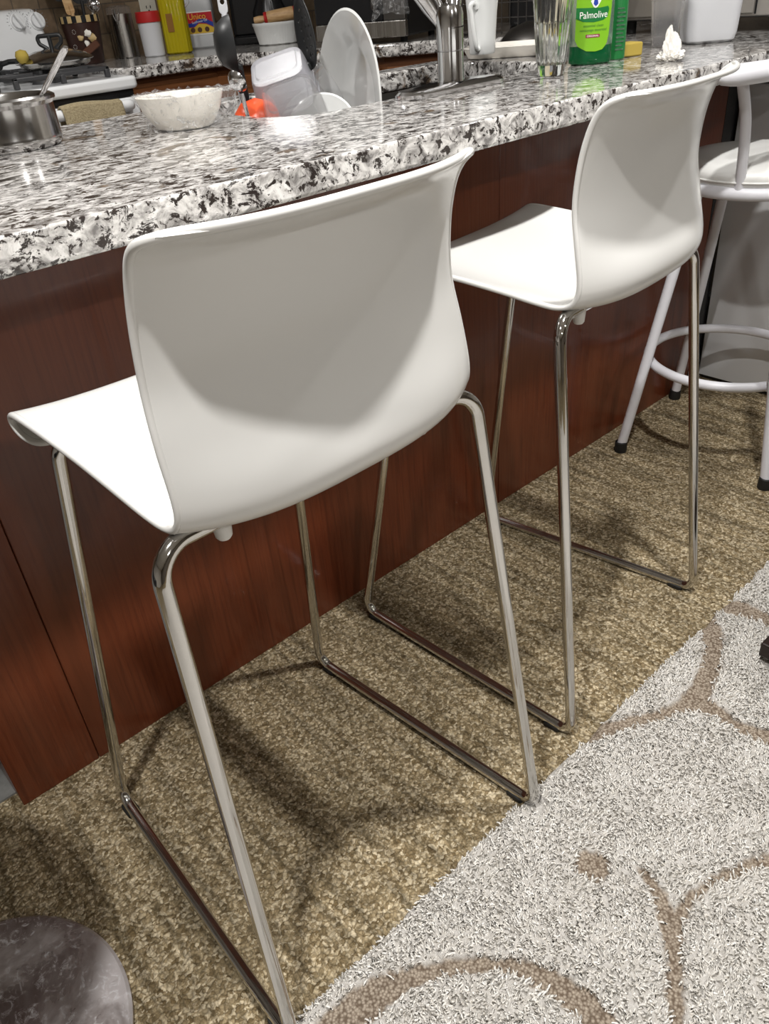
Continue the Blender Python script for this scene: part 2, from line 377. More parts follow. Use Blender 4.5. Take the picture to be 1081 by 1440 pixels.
# steel sink under the cut-out
bm = nb(); H = rrect(0.836, 1.606, 0.082, 0.451, 0.095, 8); B_ = rrect(0.86, 1.58, 0.105, 0.43, 0.08, 8)
loft(bm, [[(x, y, 0.8720) for x, y in rrect(0.81, 1.63, 0.056, 0.466, 0.11, 8)], [(x, y, 0.8720) for x, y in H], [(x, y, 0.80) for x, y in H], [(x, y, 0.755) for x, y in B_]], False, True)
sk = thing('kitchen_sink', 'stainless steel sink basin set in the granite bar behind the chrome faucet', 'sink', (1.22, 0.26, 0.755))
b = obj('basin', bm, M['steel_dark'], sk); b.location = (-1.22, -0.26, -0.755)
so = b.modifiers.new('s', 'SOLIDIFY'); so.thickness = 0.0015; so.offset = 1
b = obj('drain', lathe(nb(), [(0, 0.0005), (0.035, 0.0005), (0.04, 0.003), (0.042, 0.0012)], 24), M['faucet'], sk)

# white cabinet at the far end
t = thing('white_cabinet', 'white panelled cabinet under the far end of the bar, behind the white stool', 'cabinet', (2.19, -0.12, 0))
obj('side_panel', box(nb(), 0, 0.018, -0.40, 0.115, 0.012, 0.804), M['enamel'], t, False, 0.001, 1)
obj('body', box(nb(), 0.0185, 0.65, -0.39, 0.115, 0.012, 0.80), M['enamel'], t, False)
obj('plinth', box(nb(), 0.008, 0.64, -0.38, 0.11, 0.0, 0.0115), M['black'], t, False)
obj('recess', box(nb(), 0.03, 0.64, -0.10, 0.11, 0.8045, 0.873), M['black'], t, False)  # black block stands in for the shade in the gap under the granite

# ================================================================== SHELL STOOLS
def edge_profile():
    # (edge y, edge z, centre y, centre z, half width) down the seat, round the bend and up the back
    return [(-0.146, 0.7045, -0.148, 0.695, 0.178), (-0.126, 0.7025, -0.127, 0.694, 0.183), (-0.109, 0.7075, -0.110, 0.699, 0.188), (-0.0985, 0.7175, -0.0995, 0.709, 0.190), (-0.102, 0.729, -0.103, 0.720, 0.191), (-0.120, 0.7355, -0.122, 0.725, 0.191),
            (-0.18, 0.733, -0.18, 0.718, 0.188), (-0.25, 0.728, -0.25, 0.709, 0.185), (-0.32, 0.721, -0.32, 0.700, 0.183), (-0.370, 0.7145, -0.385, 0.696, 0.181),
            (-0.400, 0.7125, -0.425, 0.699, 0.179), (-0.419, 0.7185, -0.452, 0.709, 0.178), (-0.4275, 0.732, -0.467, 0.727, 0.1765), (-0.4275, 0.755, -0.4655, 0.753, 0.1755),
            (-0.420, 0.795, -0.4485, 0.795, 0.174), (-0.412, 0.84, -0.4385, 0.84, 0.170), (-0.415, 0.888, -0.438, 0.888, 0.1675), (-0.423, 0.922, -0.447, 0.922, 0.166),
            (-0.433, 0.943, -0.458, 0.944, 0.1655), (-0.446, 0.9545, -0.476, 0.9555, 0.1655), (-0.460, 0.9590, -0.491, 0.9600, 0.165)]
def shell_bm():
    P = edge_profile(); E = cat_rom([(0, a[0], a[1]) for a in P], 5); CE = cat_rom([(0, a[2], a[3]) for a in P], 5); HW = cat_rom([(a[4], 0, 0) for a in P], 5)
    n = len(E); arc = [0]
    for i in range(1, n): arc.append(arc[-1]+(E[i]-E[i-1]).length)
    NU = 44; bm = nb(); rows = []
    for i in range(n):
        hw = HW[i].x
        for d, r in ((arc[i], 0.022), (arc[-1]-arc[i], 0.020)):
            if d < r: hw -= r - math.sqrt(max(r*r-(r-d)**2, 0))
        row = []
        for k in range(NU+1):
            u = math.sin((2*k/NU-1)*PI/2*0.96)/math.sin(PI/2*0.96); f = 1-abs(u)**3.0
            p = E[i].lerp(CE[i], f); row.append(bm.verts.new((u*hw, p.y, p.z)))
        rows.append(row)
    for a, b in zip(rows, rows[1:]):
        for k in range(NU): bm.faces.new((a[k], a[k+1], b[k+1], b[k]))
    return bm, [v.co.copy() for v in rows[0]] + [r[-1].co.copy() for r in rows[1:-1]] + [v.co.copy() for v in rows[-1][::-1]] + [r[0].co.copy() for r in rows[-2:0:-1]]
RT = 0.0085
def side_frame_bm(sg):
    pts = [(sg*0.05, -0.112, 0.688), (sg*0.150, -0.112, 0.688), (sg*0.158, -0.110, 0.680), (sg*0.210, -0.006, RT+0.001), (sg*0.2125, -0.03, RT+0.001), (sg*0.237, -0.497, RT+0.001), (sg*0.2015, -0.424, 0.694), (sg*0.17, -0.424, 0.702), (sg*0.05, -0.40, 0.692)]
    pts = [(sg*0.05, -0.120, 0.687), (sg*0.157, -0.112, 0.692), (sg*0.211, 0.0, RT+0.001), (sg*0.237, -0.497, RT+0.001), (sg*0.2005, -0.415, 0.7075), (sg*0.06, -0.392, 0.688)]
    return tube(nb(), fillet(pts, [0, 0.03, 0.028, 0.022, 0.033, 0], 10), RT, 18)
def make_stool(loc, rz, label):
    t = thing('bar_stool', label, 'stool', (loc[0], loc[1], 0), rz, 'white shell bar stools on chrome sled legs')
    bm, rim = shell_bm()
    s = obj('seat_shell', bm, M['plastic'], t); m_ = s.modifiers.new('s', 'SOLIDIFY'); m_.thickness = 0.006; m_.offset = 0
    L_ = [0.0]
    for a, b in zip(rim, rim[1:]+rim[:1]): L_.append(L_[-1]+(b-a).length)
    N_ = 420; pts = []
    for q in np.linspace(0, L_[-1], N_, endpoint=False):
        i = int(np.searchsorted(L_, q, 'right'))-1; f = (q-L_[i])/max(L_[i+1]-L_[i], 1e-9); pts.append(rim[i].lerp(rim[(i+1) % len(rim)], f))
    for _ in range(3): pts = [(pts[i-1]+pts[i]*2+pts[(i+1) % N_])/4 for i in range(N_)]
    obj('rim', tube(nb(), pts, 0.0039, 12, True), M['plastic'], s)
    for sg in (-1, 1):
        f = obj('sled_leg', side_frame_bm(sg), M['chrome'], t)
        for y in (-0.03, -0.462):
            x = sg*(0.2115 + (0.237-0.2115)*(-y/0.497)); dr = 1 if y > -0.2 else 1
            obj('floor_glide', prism(nb(), rrect(x-0.0105, x+0.0105, y-0.016, y+0.016, 0.006, 4), 0.0, 0.009), M['rubber'], f, True, 0.001, 1)
        obj('seat_clip', lathe(nb(), [(0, -0.013), (0.006, -0.013), (0.008, -0.010), (0.010, 0.012)], 20, None, (sg*0.128, -0.403, 0.689)), M['clip'], t)
        obj('crossbar', tube(nb(), [(sg*0.062, -0.121, 0.687), (sg*0.062, -0.391, 0.688)], 0.007, 12), M['chrome'], t)
    return t
make_stool((0.3935, -0.1077), 0.0102, 'white shell bar stool on chrome sled legs, nearest, one foot on the rug edge')
make_stool((0.9772, -0.0414), 0.0933, 'white shell bar stool on chrome sled legs, between its twin and the round white stool')

# ================================================================== ROUND WHITE STOOL
t = thing('round_stool', 'white metal bar stool with round padded seat, foot ring and black feet', 'stool', (1.87, -0.225, 0), 0)
feet = [(-0.212, 0.145), (0.15, 0.20), (-0.15, -0.215), (0.215, -0.15)]
for fx, fy in feet:
    k = 0.52
    l = obj('leg', tube(nb(), [(fx, fy, 0.012), (fx*k, fy*k, 0.655)], 0.0125, 16), M['white_metal'], t)
    obj('rubber_foot', lathe(nb(), [(0, 0.0), (0.0155, 0.0), (0.0165, 0.004), (0.0155, 0.028), (0.0125, 0.03)], 20, None, (fx*1.0, fy*1.0, 0.0)), M['rubber'], l)
ring = [(0.188*math.cos(2*PI*k/64), 0.188*math.sin(2*PI*k/64), 0.235) for k in range(64)]
obj('foot_ring', tube(nb(), ring, 0.0115, 14, True), M['white_metal'], t)
ring = [(0.160*math.cos(2*PI*k/64), 0.160*math.sin(2*PI*k/64), 0.660) for k in range(64)]
obj('seat_ring', tube(nb(), ring, 0.0145, 14, True), M['white_metal'], t)
obj('seat_cushion', lathe(nb(), [(0, 0.664), (0.155, 0.664), (0.168, 0.676), (0.172, 0.688), (0.168, 0.700), (0.150, 0.712), (0.10, 0.721), (0, 0.724)], 64), M['vinyl'], t)
obj('seat_piping', tube(nb(), [(0.1715*math.cos(2*PI*k/64), 0.1715*math.sin(2*PI*k/64), 0.683) for k in range(64)], 0.0022, 8, True), M['vinyl'], t)
pt = at(1042, 110, y=-0.287); px_ = pt.x-1.87
for sg in (-1, 1):
    obj('back_post', tube(nb(), cat_rom([(sg*0.155, -0.036, 0.662), (sg*0.165, -0.040, 0.70), (sg*0.205, -0.052, 0.80), (sg*abs(px_), -0.064, 0.89)], 8), 0.0105, 14), M['white_metal'], t)
rl = at(1006, 101, y=-0.274)
rail = [(rl.x-1.87+(1.87-rl.x+0.25)*k, -0.274+0.225-0.075*4*k*(1-k), 0.897) for k in np.linspace(0, 1, 40)]
rr_ = [0.006, 0.014, 0.017] + [0.0185]*34 + [0.017, 0.014, 0.006]
obj('back_rail', tube(nb(), rail, rr_, 18), M['white_metal'], t)

# ================================================================== PEDESTAL STOOL, its base in view
t = thing('pedestal_stool', 'scuffed round steel pedestal stool base on the carpet near the bar end', 'stool', (-0.137, -0.345, 0))
obj('base', lathe(nb(), [(0, 0.002), (0.186, 0.002), (0.190, 0.006), (0.190, 0.010), (0.186, 0.0135), (0.12, 0.017), (0.05, 0.022), (0.03, 0.03), (0, 0.03)], 96), M['worn'], t)
obj('pole', lathe(nb(), [(0.028, 0.03), (0.028, 0.40), (0.022, 0.402), (0.022, 0.60), (0, 0.60)], 32), M['chrome'], t)
obj('seat', lathe(nb(), [(0, 0.60), (0.15, 0.60), (0.185, 0.615), (0.19, 0.64), (0.18, 0.668), (0.12, 0.68), (0, 0.68)], 48), M['black'], t)

# ================================================================== SHAG RUG
motifs = [([(0.208, -0.628), (0.261, -0.634), (0.302, -0.644), (0.352, -0.672), (0.402, -0.714), (0.432, -0.76), (0.445, -0.806), (0.446, -0.847), (0.436, -0.87), (0.40, -0.93), (0.33, -0.97)], [0.020, 0.018, 0.013, 0.008, 0.0085, 0.012, 0.015, 0.017, 0.018, 0.016, 0.014]),
          ([(0.208, -0.628), (0.222, -0.68), (0.215, -0.75), (0.20, -0.80)], [0.02, 0.012, 0.01, 0.01]),
          ([(0.608, -0.724), (0.6095, -0.7275)], [0.019, 0.019]),
          ([(0.654, -0.781), (0.634, -0.821), (0.603, -0.855), (0.565, -0.883), (0.503, -0.919), (0.43, -0.99)], [0.005, 0.008, 0.012, 0.008, 0.009, 0.01]),
          ([(0.603, -0.855), (0.65, -0.848), (0.702, -0.857), (0.746, -0.875), (0.789, -0.9), (0.84, -0.96)], [0.010, 0.006, 0.0055, 0.0065, 0.008, 0.009]),
          ([(1.21, -0.558), (1.159, -0.608), (1.1, -0.643), (1.034, -0.662), (0.987, -0.673)], [0.02, 0.017, 0.014, 0.015, 0.019]),
          ([(0.987, -0.673), (0.99, -0.70), (0.985, -0.74), (0.99, -0.774), (1.004, -0.804), (1.06, -0.86)], [0.019, 0.014, 0.010, 0.011, 0.014, 0.014]),
          ([(0.987, -0.673), (0.945, -0.659), (0.899, -0.633), (0.84, -0.603), (0.80, -0.585)], [0.016, 0.010, 0.009, 0.012, 0.012]),
          ([(1.24, -0.555), (1.258, -0.60), (1.265, -0.64), (1.275, -0.69), (1.33, -0.78)], [0.016, 0.020, 0.016, 0.014, 0.014])]
def rug_object():
    xs = np.concatenate([np.linspace(-1.2, 0.10, 14)[:-1], np.arange(0.10, 1.70, 0.0028), np.linspace(1.70, 2.1, 6)])
    ys = np.concatenate([np.linspace(-2.7, -1.06, 14)[:-1], np.arange(-1.06, -0.586, 0.0028), [-0.5845]])
    X, Y = np.meshgrid(xs, ys); rng = np.random.default_rng(3)
    def vnoise(s, seed, ang=0.0, an=1.0):
        r = np.random.default_rng(seed); T = r.random((512, 512)); c_, s_ = math.cos(ang), math.sin(ang)
        a = (X*c_+Y*s_)/s*an+100; b = (-X*s_+Y*c_)/s+100; i = np.floor(a).astype(int); j = np.floor(b).astype(int); f = a-i; h = b-j
        f = f*f*(3-2*f); h = h*h*(3-2*h); q = lambda u, w: T[u % 512, w % 512]
        return (q(i, j)*(1-f)+q(i+1, j)*f)*(1-h)+(q(i, j+1)*(1-f)+q(i+1, j+1)*f)*h
    D = np.full(X.shape, 9.0)
    for pts, ws in motifs:
        P = cat_rom([(p[0], p[1], w) for p, w in zip(pts, ws)], 6) if len(pts) > 2 else [V3((p[0], p[1], w)) for p, w in zip(pts, ws)]
        for a, b in zip(P, P[1:]):
            dx, dy = b.x-a.x, b.y-a.y; L2 = max(dx*dx+dy*dy, 1e-9); tt = np.clip(((X-a.x)*dx+(Y-a.y)*dy)/L2, 0, 1)
            D = np.minimum(D, np.hypot(X-a.x-tt*dx, Y-a.y-tt*dy)-1.2*(a.z+(b.z-a.z)*tt)-0.001)
    D = D + (vnoise(0.008, 11)-0.5)*0.007
    k = np.clip(0.5-D/0.005, 0, 1)
    tuft = 0.55*vnoise(0.0085, 1, 0.6, 0.8)+0.45*vnoise(0.006, 2, -0.4, 0.6)
    tuft = 1-np.abs(2*tuft-1)*1.5
    pile = 0.007+0.006*tuft+0.003*vnoise(0.06, 5)
    low = 0.0075+0.002*vnoise(0.004, 8)
    Z = pile*(1-k)+low*k
    dense = (X > 0.1) & (X < 1.7) & (Y > -1.06); Z = np.where(dense, Z, 0.018)
    edge = np.clip((-0.5845-Y)/0.010, 0, 1); Z = 0.002+(Z-0.002)*np.sqrt(edge)
    for sx, sy, hx in ((0.3961, -0.1077, 0.2355), (0.3961, -0.1077, -0.2355)):            # flattened under the chrome sled ends
        Z = np.where((np.abs(X-(sx+hx+0.0045)) < 0.014) & (Y > -0.622), np.minimum(Z, 0.0004), Z)
    Yw = Y + np.where(Y > -0.62, (vnoise(0.02, 21)-0.5)*0.007*np.clip((Y+0.62)/0.03, 0, 1), 0)
    me = bpy.data.meshes.new('rug'); ny, nx = X.shape
    co = np.stack([X, Yw, Z], -1).reshape(-1, 3); ii = np.arange(nx*ny).reshape(ny, nx)
    F = np.stack([ii[:-1, :-1], ii[:-1, 1:], ii[1:, 1:], ii[1:, :-1]], -1).reshape(-1, 4)
    me.from_pydata(co.tolist(), [], F.tolist())
    at_ = me.attributes.new('motif', 'FLOAT', 'POINT'); at_.data.foreach_set('value', k.reshape(-1).astype(np.float32))
    for p in me.polygons: p.use_smooth = True
    me.materials.append(M['rug']); o = bpy.data.objects.new('area_rug', me); C.objects.link(o)
    # the cut yarns of the pile
    st = 0.0034; gx, gy = np.meshgrid(np.arange(0.11, 1.69, st), np.arange(-1.05, -0.587, st)); gx = (gx+rng.uniform(-.5, .5, gx.shape)*st).ravel(); gy = (gy+rng.uniform(-.5, .5, gy.shape)*st).ravel()
    ci = np.clip(np.searchsorted(xs, gx)-1, 0, nx-1); ri = np.clip(np.searchsorted(ys, gy)-1, 0, ny-1); kk = k[ri, ci]
    ok = (kk < 0.4) & ~((gy > -0.625) & ((np.abs(gx-0.1605) < 0.018) | (np.abs(gx-0.6335) < 0.018))); gx, gy, bz = gx[ok], gy[ok], Z[ri, ci][ok]; N = len(gx)
    fld = np.interp(np.sin(gx*31+2*np.sin(gy*23))+np.sin(gy*41+1.5*np.sin(gx*17)), [-2, 2], [0, 2*np.pi])+rng.normal(0, 1.1, N)
    lean = rng.uniform(0.45, 1.0, N); ln = rng.uniform(0.009, 0.0145, N); dx, dy = np.cos(fld), np.sin(fld)
    back = np.clip((-0.592-gy)/0.012, 0, 1); dy = np.where(back < 1, np.minimum(dy, 0.5), dy)
    V_, R_ = [], (0.0014, 0.0018, 0.0017, 0.0011)
    for q, tq in enumerate((0.0, 0.4, 0.75, 1.0)):
        off = lean*ln*tq**1.6; cx, cy, cz = gx+dx*off, gy+dy*off, np.maximum(bz-0.006, 0.001)+ln*tq*np.sqrt(1-0.55*lean**2*tq)
        cz -= 0.004*(lean > 0.75)*tq**3; tw = rng.uniform(0, 6.28, N) if q == 0 else tw+0.5
        for j in range(3):
            a = tw+2*np.pi*j/3; V_.append(np.stack([cx+R_[q]*np.cos(a), cy+R_[q]*np.sin(a), cz+(0.0008*np.sin(a) if q else 0)], -1))
    VV = np.stack(V_, 1).reshape(-1, 3); base = np.arange(N)[:, None]*12; Fs = []
    for q in range(3):
        for j in range(3): Fs.append(np.stack([base[:, 0]+q*3+j, base[:, 0]+q*3+(j+1) % 3, base[:, 0]+q*3+3+(j+1) % 3, base[:, 0]+q*3+3+j], -1))
    FF = np.concatenate(Fs); pm = bpy.data.meshes.new('pile'); pm.vertices.add(len(VV)); pm.vertices.foreach_set('co', VV.ravel().astype(np.float32))
    pm.loops.add(FF.size); pm.loops.foreach_set('vertex_index', FF.ravel().astype(np.int32)); pm.polygons.add(len(FF))
    pm.polygons.foreach_set('loop_start', (np.arange(len(FF))*4).astype(np.int32)); pm.polygons.foreach_set('loop_total', np.full(len(FF), 4, np.int32)); pm.polygons.foreach_set('use_smooth', np.ones(len(FF), bool)); pm.update(calc_edges=True); pm.validate()
    pm.materials.append(M['yarn']); po = bpy.data.objects.new('pile', pm); C.objects.link(po); po.parent = o; po['kind'] = 'stuff'
    return o
tag(rug_object(), 'cream shag area rug with taupe swirl outlines lying on the tan carpet', 'rug')

# dark table foot standing on the rug at the frame's edge
t = thing('table', 'dark espresso wooden table foot resting on the cream shag rug', 'table', (1.30, -0.78, 0))
P0, P1, P2 = at(1057, 934, z=0.024), at(1090, 884, z=0.05), at(1090, 952, z=0.018)
obj('leg', box(nb(), -0.158, 0.03, -0.06, 0.077, 0.030, 0.06), M['dark_wood'], t, False, 0.003, 2)
obj('post', box(nb(), -0.01, 0.06, -0.03, 0.04, 0.0605, 0.55), M['dark_wood'], t, False, 0.003, 2)
obj('tabletop', box(nb(), 0.0, 0.9, -0.8, 0.05, 0.551, 0.585), M['dark_wood'], t, False, 0.004, 2)
# ================================================================== KITCHEN BEHIND THE BAR
FZ = -YAW
# worktop along the back wall turning the corner, with its cupboards
OUT = [(1.394, 1.775), (1.775, 1.775), (1.95, 1.43), (2.06, 1.19), (2.215, 1.03), (2.215, 0.5165), (2.885, 0.5165), (2.885, 2.405), (1.394, 2.405)]
wt = obj('granite_worktop', slab(OUT, None, 0.8745, ZC), M['granite'], None, True, 0.008, 3)
tag(wt, 'speckled granite worktop running from the white stove round the kitchen corner', 'worktop')
t = thing('base_cabinet', 'brown wooden base cabinet under the far granite worktop beside the stove', 'cabinet', (1.6, 2.0, 0))
INN = [(1.40, 1.82), (1.80, 1.82), (1.985, 1.45), (2.09, 1.22), (2.245, 1.05), (2.245, 0.55), (2.87, 0.55), (2.87, 2.39), (1.40, 2.39)]
b = obj('carcass', prism(nb(), [(x-1.6, y-2.0) for x, y in INN], 0.02, 0.872), M['cupboard'], t, False)
def panel_on(a, b_, z0, z1, name, off=0.001, th=0.018):
    a, b_ = V3((*a, 0)), V3((*b_, 0)); d = (b_-a).normalized(); L = (b_-a).length; n = V3((d.y, -d.x, 0))
    bm = box(nb(), 0.01, L-0.01, -th-off, -off, z0, z1); 
    f = box(bm, 0.05, L-0.05, -th-0.006-off, -th-off-0.0001, z0+0.035, z1-0.035)
    bm.transform(Matrix(((d.x, -n.x, 0, a.x-1.6), (d.y, -n.y, 0, a.y-2.0), (0, 0, 1, 0), (0, 0, 0, 1))))
    return obj(name, bm, M['cupboard'], t, False, 0.002, 1)
for a, b_ in zip(INN[:4], INN[1:5]):
    if (V3((*a, 0))-V3((*b_, 0))).length > 0.2:
        panel_on(a, b_, 0.69, 0.845, 'drawer_front'); panel_on(a, b_, 0.12, 0.68, 'door')
    else: panel_on(a, b_, 0.12, 0.845, 'door')

# ---- stove
SX0, SX1, SY = 0.61, 1.380, 1.645
t = thing('stove', 'white gas stove with black grates and a towel over its oven handle', 'stove', (1.0, 2.0, 0))
T = lambda x, y, z: (x-1.0, y-2.0, z)
def sbox(x0, x1, y0, y1, z0, z1, bm=None): return box(bm or nb(), x0-1.0, x1-1.0, y0-2.0, y1-2.0, z0, z1)
obj('body', sbox(SX0, SX1, SY+0.03, 2.36, 0.02, 0.855), M['enamel'], t, False, 0.004)
bm = nb(); prism(bm, [(x-1.0, y-2.0) for x, y in rrect(SX0-0.004, SX1+0.004, SY-0.012, 2.37, 0.02)], 0.862, 0.898)
obj('cooktop', bm, M['enamel'], t, True, 0.010, 4)
obj('vent_gap', sbox(SX0+0.01, SX1-0.01, SY+0.012, SY+0.05, 0.84, 0.8615), M['black'], t, False)
dr = obj('oven_door', sbox(SX0+0.006, SX1-0.006, SY-0.004, SY+0.029, 0.26, 0.838), M['enamel'], t, False, 0.006)
bm = nb(); tube(bm, fillet([T(SX0+0.06, SY-0.002, 0.812), T(SX0+0.06, SY-0.05, 0.822), T(SX1-0.055, SY-0.05, 0.822), T(SX1-0.055, SY-0.002, 0.812)], 0.02), 0.016, 16)
obj('oven_handle', bm, M['enamel'], dr)
obj('oven_window', sbox(SX0+0.14, SX1-0.14, SY-0.0055, SY-0.0042, 0.36, 0.64), M['black'], dr, False)
obj('drawer', sbox(SX0+0.006, SX1-0.006, SY-0.002, SY+0.029, 0.06, 0.25), M['enamel'], t, False, 0.006)
# sloped backguard with dials
bm = nb(); yz = [(2.245, 0.899), (2.238, 0.935), (2.262, 1.085), (2.28, 1.104), (2.36, 1.108), (2.36, 0.899)]
for xx in (SX0, SX1+0.02): pass
A = [bm.verts.new(T(SX0, y, z)) for y, z in yz]; B2 = [bm.verts.new(T(SX1+0.012-0.10*max(0, z-0.95)/0.16*0.25, y, z)) for y, z in yz]
bm.faces.new(A); bm.faces.new(B2[::-1])
for i in range(6): bm.faces.new((A[i], A[(i+1) % 6], B2[(i+1) % 6], B2[i]))
bg = obj('backguard', bm, M['enamel'], t, True, 0.012, 4)
nrm = V3((0, -0.15, 0.024)).normalized(); fr = frame((1, 0, 0), V3((0, 0.024, 0.15)), (0, 0, 0)).to_3x3()
for px, py, rz in ((26, 31, 0.5), (53, 30, 0.35)):
    p = at(px, py, y=2.252); p.y = 2.238+(p.z-0.935)*0.16; q = V3(T(*p))
    bm = lathe(nb(), [(0, 0), (0.029, 0), (0.0285, 0.004), (0.024, 0.006), (0.022, 0.016), (0, 0.017)], 32, fr, q)
    k = obj('dial', bm, M['enamel'], bg)
    bm = box(nb(), -0.006, 0.006, -0.024, 0.026, 0.014, 0.032); bm.transform(Matrix.Translation(q) @ fr.to_4x4() @ Matrix.Rotation(rz, 4, 'Z'))
    obj('grip', bm, M['enamel'], k, True, 0.003)
    bm = nb()
    for j in range(15):
        a = math.radians(-120+j*17); bb = box(nb(), -0.0008, 0.0008, 0.033, 0.037 if j % 2 else 0.039, 0.0, 0.0006); bb.transform(Matrix.Translation(q) @ fr.to_4x4() @ Matrix.Rotation(-a, 4, 'Z'))
        me_ = bpy.data.meshes.new('x'); bb.to_mesh(me_); bb.free(); bm.from_mesh(me_); bpy.data.meshes.remove(me_)
    obj('dial_marks', bm, M['pan_in'], k, False)
def grate(x0, x1, y0, y1):
    bm = nb(); z = 0.926; h = 0.007
    for a, b_ in (((x0, y0), (x1, y0)), ((x1, y0), (x1, y1)), ((x1, y1), (x0, y1)), ((x0, y1), (x0, y0)), ((x0, (y0+y1)/2), (x1, (y0+y1)/2))):
        (ax, ay), (bx, by) = a, b_; sbox(min(ax, bx)-h, max(ax, bx)+h, min(ay, by)-h, max(ay, by)+h, z-0.008, z+0.004, bm)
    for yy in (y0*0.75+y1*0.25, y0*0.25+y1*0.75):
        for a, b_ in ((x0, x0+(x1-x0)*0.36), (x1-(x1-x0)*0.36, x1)): sbox(a, b_, yy-0.006, yy+0.006, z-0.006, z+0.007, bm)
    xm = (x0+x1)/2
    for a, b_ in ((y0, y0+(y1-y0)*0.17), (y1-(y1-y0)*0.17, y1), ((y0+y1)/2-0.09, (y0+y1)/2+0.09)): sbox(xm-0.006, xm+0.006, a, b_, z-0.006, z+0.007, bm)
    for xx in (x0, xm, x1):
        for yy in (y0, (y0+y1)/2, y1): sbox(xx-0.008, xx+0.008, yy-0.008, yy+0.008, 0.8985, z-0.002, bm)
    obj('grate', bm, M['iron'], t, True, 0.003, 2)
    for yy in (y0*0.75+y1*0.25, y0*0.25+y1*0.75): obj('burner', lathe(nb(), [(0, 0.8985), (0.05, 0.8985), (0.045, 0.908), (0.03, 0.914), (0, 0.915)], 28, None, T(xm, yy, 0)), M['iron'], t)
grate(0.655, 0.955, 1.70, 2.20); grate(1.015, 1.315, 1.70, 2.20)
# towel over the handle
bm = nb(); rows = []
for i, (dy, z) in enumerate([(-0.022, 0.735), (-0.0205, 0.78), (-0.0195, 0.815), (-0.015, 0.836), (0.0, 0.842), (0.015, 0.836), (0.0195, 0.815), (0.021, 0.77)]):
    row = []
    for k in range(25):
        u = k/24; x = 1.085+0.198*u
        row.append(bm.verts.new((x, SY-0.05+dy*(1+0.0*u)+0.004*math.sin(u*19+i*0.7)*(1 if i in (0, 1, 7) else 0.2), z+0.004*math.sin(u*5))))
    rows.append(row)
for a, b_ in zip(rows, rows[1:]):
    for k in range(24): bm.faces.new((a[k], a[k+1], b_[k+1], b_[k]))
tw = obj('hand_towel', bm, M['towel']); so = tw.modifiers.new('s', 'SOLIDIFY'); so.thickness = 0.006; so.offset = 1
tag(tw, 'beige terry hand towel hanging over the white oven handle', 'towel')

# pans on the stove
p = at(77, 84, y=1.93)
t = thing('saucepan', 'low steel saucepan on the stove grate under a domed steel lid', 'pan', (p.x, 1.93, 0.934))
obj('body', lathe(nb(), [(0, 0), (0.10, 0), (0.112, 0.006), (0.115, 0.016), (0.117, 0.0163), (0.113, 0.012), (0.10, 0.003), (0, 0.003)], 48), M['steel'], t)
t = thing('pan_lid', 'domed steel pan lid with black loop handle on the stove', 'lid', (p.x, 1.93, 0.9505))
obj('dome', lathe(nb(), [(0.124, 0), (0.127, 0.003), (0.122, 0.008), (0.10, 0.020), (0.06, 0.032), (0.02, 0.038), (0, 0.0385)], 48), M['steel_plain'], t)
bm = nb(); R_ = Matrix.Rotation(FZ, 3, 'Z')
tube(bm, [R_ @ V3(q) for q in fillet([(-0.012, 0, 0.036), (-0.036, 0, 0.052), (-0.040, 0, 0.074), (0.040, 0, 0.074), (0.036, 0, 0.052), (0.012, 0, 0.036)], 0.010)], 0.0065, 12)
tube(bm, [(0, 0, 0.036), (0, 0, 0.074)], 0.007, 10)
obj('handle', bm, M['black_matte'], t)
p = at(8, 90, y=1.93)
t = thing('frying_pan', 'black frying pan at the back of the stove beside the domed lid', 'pan', (p.x-0.085, 2.03, 0.934))
obj('body', lathe(nb(), [(0, 0), (0.085, 0), (0.10, 0.010), (0.112, 0.032), (0.109, 0.032), (0.096, 0.011), (0.082, 0.003), (0, 0.003)], 40), M['iron'], t)
q = at(31, 80, y=1.90) - V3((p.x-0.085, 2.03, 0.934))
hd = obj('handle', tube(nb(), [(0.03, -0.03, 0.012), (0.105*q.x/max(abs(q.x), .01), q.y*0.6, 0.03), (q.x-0.02, q.y, q.z-0.01)], 0.008, 10), M['black_matte'], t)
obj('handle_knob', lathe(nb(), [(0, -0.02), (0.012, -0.018), (0.02, -0.006), (0.021, 0.004), (0.016, 0.016), (0, 0.021)], 20, None, q), M['sponge_y'], t)

# ---- things on the far worktop
def on(px, py, r, z=ZC): return away(at(px, py, z=z), r)
p = on(127, 91, 0.06)
t = thing('utensil_crock', 'dark brown utensil crock with checked rim beside the steel canister', 'crock', (p.x, p.y, ZC), FZ)
obj('body', lathe(nb(), [(0, 0.0005), (0.052, 0.0005), (0.056, 0.006), (0.064, 0.08), (0.069, 0.134), (0.063, 0.134), (0.05, 0.012), (0, 0.012)], 48), M['crock'], t)
bm = nb(); nseg = 26
for k in range(nseg):
    a0, a1 = 2*PI*k/nseg, 2*PI*(k+1)/nseg; Rr, ri = 0.072, 0.062
    lo = []; 
    for z in (0.1345, 0.156):
        for rr in (ri, Rr):
            for a in (a0, (a0+a1)/2, a1): lo.append(bm.verts.new((rr*math.cos(a), rr*math.sin(a), z)))
    for f in ((0, 1, 4, 3), (1, 2, 5, 4), (6, 9, 10, 7), (7, 10, 11, 8), (3, 4, 10, 9), (4, 5, 11, 10), (0, 6, 7, 1), (1, 7, 8, 2)):
        bm.faces.new([lo[i] for i in f]).material_index = k % 2
bmesh.ops.remove_doubles(bm, verts=bm.verts, dist=1e-5)
obj('checked_rim', bm, [M['tan'], M['black']], t)
